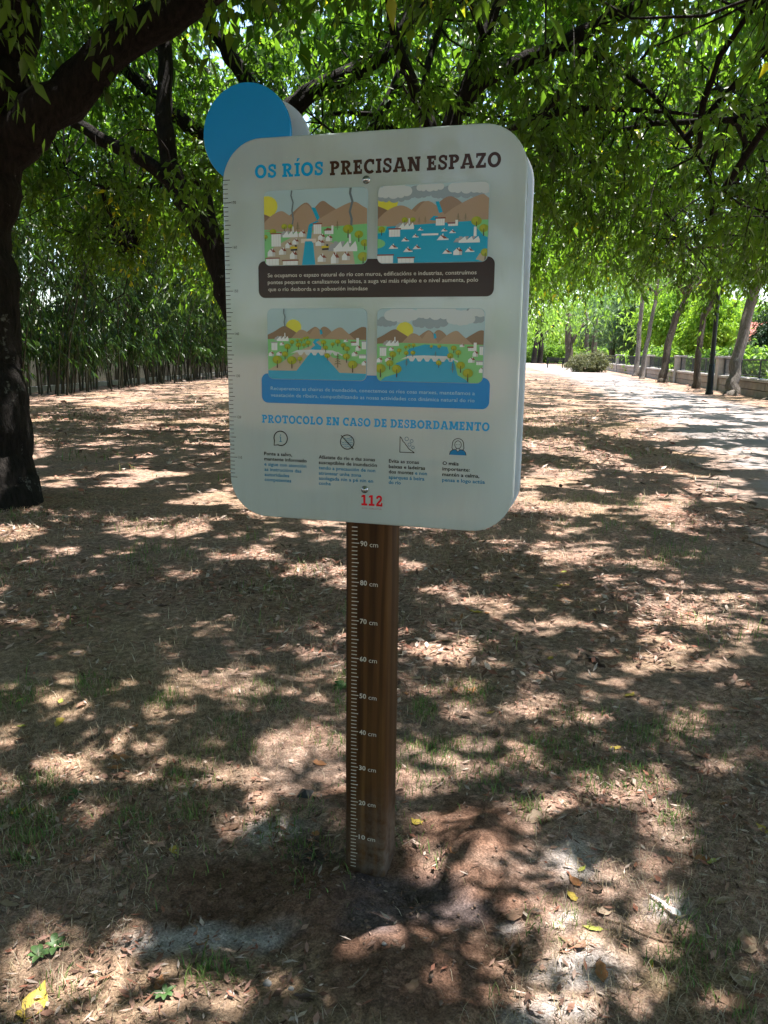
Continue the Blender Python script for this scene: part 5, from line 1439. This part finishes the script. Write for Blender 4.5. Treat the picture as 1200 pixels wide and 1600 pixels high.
def blades(x, y, h, w, col, flat, nb=1):
    """grass blades: two-segment strips; flat 0 upright .. 1 lying"""
    n = len(x); z = height(x, y) - .002; a = rng.random(n) * 6.283
    lean = flat * (.6 + .5 * rng.random(n)) + (1 - flat) * (.15 + .5 * rng.random(n))
    lean = np.minimum(lean, 1.25)
    d = np.stack([np.cos(a), np.sin(a), np.zeros(n)], 1); s = np.stack([-np.sin(a), np.cos(a), np.zeros(n)], 1)
    up = np.array([0, 0, 1.0]); h = h[:, None]; w = w[:, None]; ln = lean[:, None]
    p0 = np.stack([x, y, z], 1); p1 = p0 + d * h * .5 * np.sin(ln * .8) + up * (h * .5 * np.cos(ln * .8) + .004); p2 = p1 + d * h * .5 * np.sin(np.minimum(ln * 1.5, 1.62)) + up * h * .5 * np.cos(np.minimum(ln * 1.5, 1.62))
    V = np.stack([p0 - s * w / 2, p0 + s * w / 2, p1 - s * w * .45, p1 + s * w * .45, p2], 1).reshape(-1, 3)
    i = np.arange(n)[:, None] * 5
    F = np.concatenate([i + np.array([[0, 1, 3]]), i + np.array([[0, 3, 2]]), i + np.array([[2, 3, 4]])], 1).reshape(-1, 3)
    return V, F, np.repeat(col, 5, 0)
def join(parts):
    V = []; F = []; C = []; o = 0
    for v, f, c in parts: V.append(v); F.append(f + o); C.append(c); o += len(v)
    return np.vstack(V), np.vstack(F), np.vstack(C)

V, F, C = join([litter(26000, .9, 3.2, .026, .8), litter(42000, 3.2, 7.5, .048, .9), litter(34000, 7.5, 20, .10, .8), litter(9000, 20, 45, .22, .5)])
tag(obj('leaf_litter', mesh_np('leaf_litter', V, F, cols=C), M['litter']), 'brown and pinkish dry leaf litter strewn over the lawn', 'leaf litter', kind='stuff')

def straw(n, r0, r1, h, w):
    x, y = wedge(n, r0, r1)
    p = np.clip((fbm(x * 1.1 + 30, y * 1.1 + 8) - .36) * 3.6, .05, 1) * (1 - .95 * np.clip(inell(E_dug, x, y, .2) * 3, 0, 1)) * (1 - onpath(x, y))
    x, y = pick(x, y, p); n = len(x)
    col = np.array([(0.46, 0.37, 0.24), (0.36, 0.28, 0.17), (0.54, 0.46, 0.33), (0.27, 0.2, 0.11)])[rng.integers(4, size=n)] * (.7 + .5 * rng.random((n, 1)))
    return blades(x, y, h * (.4 + .9 * rng.random(n)), w * (.7 + .6 * rng.random(n)), col, np.clip(.9 + .25 * rng.normal(size=n), .3, 1.1))
V, F, C = join([straw(34000, .9, 3.4, .042, .0014), straw(22000, 3.4, 8, .06, .003), straw(10000, 8, 18, .09, .007)])
tag(obj('dry_grass', mesh_np('dry_grass', V, F, cols=C), M['grass']), 'straw-coloured dry grass lying over the lawn', 'grass', kind='stuff')

E_green = ell([(50, 1290, 70, 60), (60, 1230, 60, 30), (300, 1270, 60, 25), (1110, 1500, 80, 60), (1060, 1420, 60, 35), (330, 1520, 70, 40), (120, 1545, 60, 30), (860, 1440, 60, 40), (590, 1190, 30, 40), (720, 1080, 50, 25), (150, 1070, 40, 20), (540, 1080, 20, 50), (830, 1270, 40, 40), (300, 1230, 60, 30), (1160, 1590, 40, 20), (260, 1100, 50, 20), (560, 960, 40, 20), (420, 980, 60, 15), (660, 1110, 30, 30), (1050, 1260, 40, 30), (890, 1110, 40, 20), (40, 1350, 50, 25), (640, 1170, 40, 30), (760, 1560, 40, 25)])
def green(n, r0, r1, h, w):
    x, y = wedge(n, r0, r1)
    e = np.clip(inell(E_green, x, y, .5, 7) * 2.0, 0, 1); r = np.hypot(x - .3, y - .3)
    tuft = np.clip((fbm(x * 9 + 3, y * 9 + 7, 2) - .45) * 6, 0, 1)
    q = np.clip((fbm(x * 1.7 + 77, y * 1.7 + 3) - .53) * 6, 0, 1)
    p = np.where(r < 2.2, np.maximum(e * .95, q * .6) * (.25 + .75 * tuft), q * (.15 + .85 * tuft)) * (1 - onpath(x, y)) * (1 - .85 * np.clip(inell(E_dug, x, y, .2) * 3, 0, 1))
    x, y = pick(x, y, p); n = len(x)
    col = np.array([(0.12, 0.23, 0.05), (0.08, 0.17, 0.04), (0.18, 0.28, 0.07), (0.26, 0.28, 0.10)])[rng.integers(4, size=n)] * (.7 + .6 * rng.random((n, 1)))
    return blades(x, y, h * (.35 + .9 * rng.random(n)), w * (.7 + .6 * rng.random(n)), col, np.clip(.25 + .3 * rng.normal(size=n), 0, .8))
V, F, C = join([green(80000, .9, 3.4, .036, .0024), green(26000, 3.4, 8, .07, .0035), green(14000, 8, 20, .11, .008)])
tag(obj('green_grass', mesh_np('green_grass', V, F, cols=C), M['grass']), 'short green grass growing in thin tufts among the litter', 'grass', kind='stuff')

# ---- earth clods and grit round the footing
def clods():
    m = 3200; x = rng.normal(.1, .35, m); y = rng.normal(-.05, .28, m)
    k = (inell(E_dug, x, y, .2) > .05) & not_post(x, y, .02); x, y = x[k], y[k]; n = len(x)
    r = .0012 + .0055 * rng.random(n) ** 5; z = height(x, y) + r * .1
    base = np.array([(1, 0, 0), (-1, 0, 0), (0, 1, 0), (0, -1, 0), (0, 0, .8), (0, 0, -.8)], float)
    V = (base[None] * (1 + .35 * rng.normal(size=(n, 6, 1))) * r[:, None, None] + np.stack([x, y, z], 1)[:, None, :])
    f = np.array([(0, 2, 4), (2, 1, 4), (1, 3, 4), (3, 0, 4), (2, 0, 5), (1, 2, 5), (3, 1, 5), (0, 3, 5)])
    F = (np.arange(n)[:, None, None] * 6 + f[None]).reshape(-1, 3)
    tag(obj('earth_clods', mesh_np('earth_clods', V.reshape(-1, 3), F, smooth=True), M['clod']), 'loose crumbs of dug earth round the post', 'earth', kind='stuff')
clods()

# ---- single fallen leaves
def leaf_shape(kind):
    n = 7; t = np.linspace(0, 1, n)
    wd = {0: np.sin(np.pi * t ** .8) * .24, 1: np.sin(np.pi * t ** .65) * .30, 2: np.sin(np.pi * t) * .17, 3: np.sin(np.pi * t ** .7) * .26, 4: np.sin(np.pi * t ** .75) * .22}[kind] + .006
    cl = (.35, .75, 1.2, -.5, .15)[kind]; cu = (.25, .5, .5, -.15, .10)[kind]; tw = (.2, .5, -.9, .3, .1)[kind]
    V = []
    for k in range(n):
        x = t[k] - .5
        for j, s in enumerate((-1, -.5, 0, .5, 1)):
            ang = s * cl * (1.0 + .2 * math.sin(k * 2.1)); w_ = wd[k]
            yy = (math.sin(ang) / cl if cl else s) * w_ * (1 + .12 * math.sin(k * 3 + j)); zz = (1 - math.cos(ang)) * w_ * 1.1 + cu * (x * x) * .9 + .02 * math.sin(k * 2.3 + j * 1.7)
            a = tw * x; V.append((x, yy * math.cos(a) - zz * math.sin(a) * .4, zz + yy * math.sin(a) * .5))
    F = [(k * 5 + j, k * 5 + j + 1, k * 5 + j + 6, k * 5 + j + 5) for k in range(n - 1) for j in range(4)]
    o = len(V); z0 = V[2][2]
    V += [(-.5, -.008, z0), (-.5, .008, z0), (-.72, .03, z0 + .05), (-.72, .042, z0 + .05)]; F.append((o, o + 1, o + 3, o + 2))
    V = np.array(V); V[:, 2] -= np.percentile(V[:, 2], 12)
    return V, F
SH = [leaf_shape(k) for k in range(5)]
_lm = {}
def leaf_me(kind, mat):
    if (kind, mat) not in _lm:
        me = bpy.data.meshes.new('fallen_leaf'); me.from_pydata([tuple(v) for v in SH[kind][0]], [], SH[kind][1]); me.update()
        me.polygons.foreach_set('use_smooth', np.ones(len(me.polygons), dtype=bool)); me.materials.append(M[mat]); _lm[(kind, mat)] = me
    return _lm[(kind, mat)]
LAB = {'dl_brown': 'curled brown dry leaf lying on the litter', 'dl_tan': 'pale tan dry leaf lying on the litter', 'dl_orange': 'rusty orange dry leaf lying on the litter', 'dl_yellow': 'yellow fallen leaf lying on the lawn', 'dl_lime': 'lime yellow fallen leaf lying on the lawn', 'dl_dark': 'dark brown shrivelled leaf lying on the ground'}
GRP = {'dl_brown': 'curled brown fallen leaves', 'dl_tan': 'pale tan fallen leaves', 'dl_orange': 'rusty orange fallen leaves', 'dl_yellow': 'yellow fallen leaves', 'dl_lime': 'lime yellow fallen leaves', 'dl_dark': 'dark shrivelled fallen leaves'}
def put_leaf(x, y, size, kind, mat, rz, label=None):
    o = bpy.data.objects.new('fallen_leaf', leaf_me(kind, mat)); COL.objects.link(o)
    o.location = (x, y, float(height(x, y)) + .003); o.scale = (size, size, size); o.rotation_euler = (rng.normal() * .12, rng.normal() * .12, rz)
    tag(o, label or LAB[mat], 'leaf', None if label else GRP[mat])
spec = [(95, 1097, .045, 4, 'dl_lime', 'round lime yellow leaf alone on the bare earth patch'), (30, 1096, .04, 2, 'dl_lime', None), (34, 1133, .04, 2, 'dl_lime', None), (92, 1134, .06, 1, 'dl_yellow', None), (38, 1152, .07, 1, 'dl_brown', None), (85, 1082, .03, 2, 'dl_brown', None),
        (910, 1353, .035, 4, 'dl_lime', 'lime leaf on the grey dust patch above the yellow curled leaf'), (893, 1396, .045, 3, 'dl_yellow', 'upright curled yellow leaf beside the dark shrivelled one'), (898, 1372, .05, 1, 'dl_orange', None), (935, 1384, .05, 1, 'dl_dark', None), (926, 1447, .05, 4, 'dl_lime', 'flat olive yellow leaf on the grey dust patch'), (946, 1420, .05, 1, 'dl_tan', None),
        (1114, 1345, .05, 2, 'dl_lime', None), (1192, 1293, .05, 0, 'dl_yellow', None), (1095, 1338, .05, 0, 'dl_orange', None), (940, 1518, .06, 0, 'dl_orange', None), (1018, 1500, .035, 2, 'dl_yellow', None), (55, 1565, .10, 1, 'dl_yellow', 'big crumpled yellow brown leaf among grass at the lawn edge'), (318, 1470, .045, 1, 'dl_orange', None), (16, 1415, .06, 0, 'dl_tan', None), (108, 1430, .05, 0, 'dl_tan', None),
        (1158, 1530, .07, 1, 'dl_tan', None), (1168, 1468, .09, 0, 'dl_tan', None), (1150, 1563, .09, 0, 'dl_brown', None), (708, 1340, .04, 1, 'dl_orange', None), (1043, 1188, .07, 0, 'dl_tan', None), (767, 1108, .04, 4, 'dl_yellow', None), (985, 1080, .08, 0, 'dl_yellow', None), (860, 1027, .06, 4, 'dl_yellow', None), (880, 893, .06, 4, 'dl_lime', None), (885, 1185, .09, 1, 'dl_brown', None), (775, 1140, .07, 1, 'dl_dark', None), (725, 1115, .08, 1, 'dl_dark', None),
        (808, 1490, .11, 2, 'dl_brown', 'long narrow brown leaf with a yellow tip on dug earth'), (930, 1028, .13, 2, 'dl_dark', 'long dark pod-like leaf lying on the lit straw'), (970, 1452, .06, 2, 'dl_tan', None), (1092, 1548, .05, 2, 'dl_brown', None), (1130, 1410, .07, 2, 'dl_tan', None), (960, 1165, .05, 0, 'dl_yellow', None), (1080, 1190, .06, 1, 'dl_tan', None), (370, 1165, .05, 1, 'dl_brown', None), (500, 1190, .05, 1, 'dl_orange', None), (210, 1140, .05, 0, 'dl_orange', None), (180, 1205, .05, 1, 'dl_orange', None), (460, 1380, .035, 0, 'dl_dark', None), (85, 1290, .06, 1, 'dl_brown', None), (245, 1280, .06, 1, 'dl_brown', None), (190, 1190, .07, 1, 'dl_orange', None), (640, 1560, .05, 0, 'dl_brown', None)]
for u, v, s, kd, mt, lb in spec:
    p = gnd(u, v); put_leaf(p[0], p[1], s, kd, mt, rng.random() * 6.28, lb)
x, y = wedge(300, 1.0, 5.0); p = np.clip((fbm(x * 1.4 + 3, y * 1.4) - .25) * 3, .1, 1) * (1 - .85 * np.clip(inell(E_dug, x, y, .2) * 3, 0, 1)); x, y = pick(x, y, p)
mats = ['dl_brown', 'dl_brown', 'dl_brown', 'dl_tan', 'dl_tan', 'dl_orange', 'dl_dark', 'dl_brown', 'dl_tan', 'dl_yellow']
for a, b in list(zip(x, y))[:150]: put_leaf(a, b, .035 + .04 * rng.random(), int(rng.integers(5)), mats[int(rng.integers(10))], rng.random() * 6.28)

# ---- twigs, pebbles, plastic scraps, weeds
for u, v, ln, a, lab in ((300, 1440, .12, 2.2, 'thin dry twig crossing the edge of the dug earth'), (165, 1440, .10, .8, 'thin dry twig lying by the tan leaves'), (1020, 1455, .22, -.1, 'straight dry twig on the ground by the plastic spoon'), (340, 1390, .05, 1.5, 'short upright dry stalk in the shade of the board'), (560, 1545, .08, 1.2, 'thin dry twig on the dug earth in front of the post')):
    p = gnd(u, v); pts = []
    for k in range(6):
        q = (k / 5 - .5) * ln; x_ = p[0] + q * math.cos(a) + .006 * math.sin(k * 2.0); y_ = p[1] + q * math.sin(a) + .008 * math.sin(k * 1.3 + 1); pts.append((x_, y_, float(height(x_, y_)) + .004))
    tag(MB().tube(pts, [.0022, .0024, .002, .002, .0016, .001], 6).build('twig', M['twig'], None, True), lab, 'twig', 'dry twigs')
def pebble(u, v, r, lab):
    p = gnd(u, v); V = []; F = []; n = 8
    for i in range(5):
        th = math.pi * i / 4
        for j in range(n):
            q = r * (1 + .18 * math.sin(j * 2.3 + i * 1.7)); V.append((p[0] + q * 1.2 * math.sin(th) * math.cos(6.2832 * j / n), p[1] + q * math.sin(th) * math.sin(6.2832 * j / n), float(height(p[0], p[1])) + r * .35 + .75 * r * math.cos(th)))
    F = [(i * n + j, i * n + (j + 1) % n, (i + 1) * n + (j + 1) % n, (i + 1) * n + j) for i in range(4) for j in range(n)]
    tag(MB().add(V, F).build('pebble', M['pebble'], None, True), lab, 'stone', 'loose pebbles')
pebble(360, 1558, .009, 'white pebble among the grass in front of the board shadow'); pebble(455, 1548, .006, 'small grey pebble beside the dry twig on dug earth'); pebble(418, 1538, .009, 'larger grey pebble on the dug earth edge'); pebble(600, 1495, .005, 'tiny pale pebble on dug earth under the post')
# white plastic spoon
def spoon():
    a = gnd(1015, 1398); b = gnd(1062, 1432); d_ = (b - a); L = np.linalg.norm(d_[:2]); d_ = d_ / L; n_ = np.array([-d_[1], d_[0], 0])
    e = empty('plastic_spoon', (a + b) / 2 + np.array([0, 0, float(height(*((a + b) / 2)[:2]))]), 'white plastic spoon lying on the grey dusty ground', 'spoon')
    hz = max(float(height(a[0], a[1])), float(height(b[0], b[1]))) + .006
    V = []; F = []
    T = np.linspace(0, .66, 7)
    for t in T:
        w = .0028 + .002 * t
        for s in (-1, 0, 1): q = a + d_ * L * t + n_ * w * s; V.append((q[0], q[1], hz + .004 * math.sin(t * 4) + (.001 if s == 0 else 0)))
    F = [(k * 3 + j, k * 3 + j + 1, k * 3 + j + 4, k * 3 + j + 3) for k in range(6) for j in range(2)]
    MB().add(V, F).build('handle', M['plastic_white'], e, True)
    V = []; F = []; c = a + d_ * L * .83
    for i in range(5):
        r = i / 4
        for j in range(14):
            t = 6.2832 * j / 14; q = c + d_ * (.19 * L * r * math.cos(t)) + n_ * (.0125 * r * math.sin(t)); V.append((q[0], q[1], hz + .002 - .007 * (1 - r * r)))
    F = [(i * 14 + j, i * 14 + (j + 1) % 14, (i + 1) * 14 + (j + 1) % 14, (i + 1) * 14 + j) for i in range(4) for j in range(14)]
    MB().add(V, F).build('bowl', M['plastic_white'], e, True)
spoon()
p = gnd(476, 1245); hz = float(height(p[0], p[1]))
tag(MB().add([(p[0] - .022, p[1] - .012, hz + .002), (p[0] + .02, p[1] - .018, hz + .003), (p[0] + .026, p[1] + .016, hz + .014), (p[0] - .016, p[1] + .022, hz + .012), (p[0] + .002, p[1] + .002, hz + .022)], [(0, 1, 4), (1, 2, 4), (2, 3, 4), (3, 0, 4)]).build('plastic_scrap', M['plastic_black']), 'black crumpled plastic scrap beside the grey dust left of the post', 'scrap')
def weed(u, v, n, r, lab):
    p = gnd(u, v); h0 = float(height(p[0], p[1])); e = empty('weed_plant', (p[0], p[1], h0), lab, 'weed', 'leafy weeds')
    for k in range(n):
        a = k * 2.4 + rng.random() * .5; q = r * (.45 + .6 * rng.random()); el_ = .25 + .5 * rng.random(); V = []; F = []
        d_ = np.array([math.cos(a), math.sin(a), 0]); s_ = np.array([-d_[1], d_[0], 0])
        for i, t in enumerate(np.linspace(0, 1, 6)):
            w = q * .24 * math.sin(math.pi * min(1, t * .92 + .03)) ** .8; c = np.array([p[0], p[1], h0 + .004]) + d_ * q * t + np.array([0, 0, q * (el_ * t * 1.4 - .9 * el_ * t * t)])
            for s in (-1, 0, 1): V.append(tuple(c + s_ * w * s + np.array([0, 0, abs(s) * w * .35])))
        F = [(i * 3 + j, i * 3 + j + 1, i * 3 + j + 4, i * 3 + j + 3) for i in range(5) for j in range(2)]
        MB().add(V, F).build('leaf', M['weed'], e, True)
weed(62, 1492, 9, .034, 'broad-leaved green weed in the sunlit patch past the board shadow'); weed(258, 1560, 9, .03, 'low broad-leaved weed beside the white pebble'); weed(85, 1478, 7, .035, 'small green weed next to the broad-leaved one'); weed(120, 1245, 7, .03, 'small weed on the shaded litter left of the board'); weed(535, 1078, 8, .05, 'green weed growing behind the post'); weed(105, 1252, 6, .03, 'tiny weed near the small shaded one')
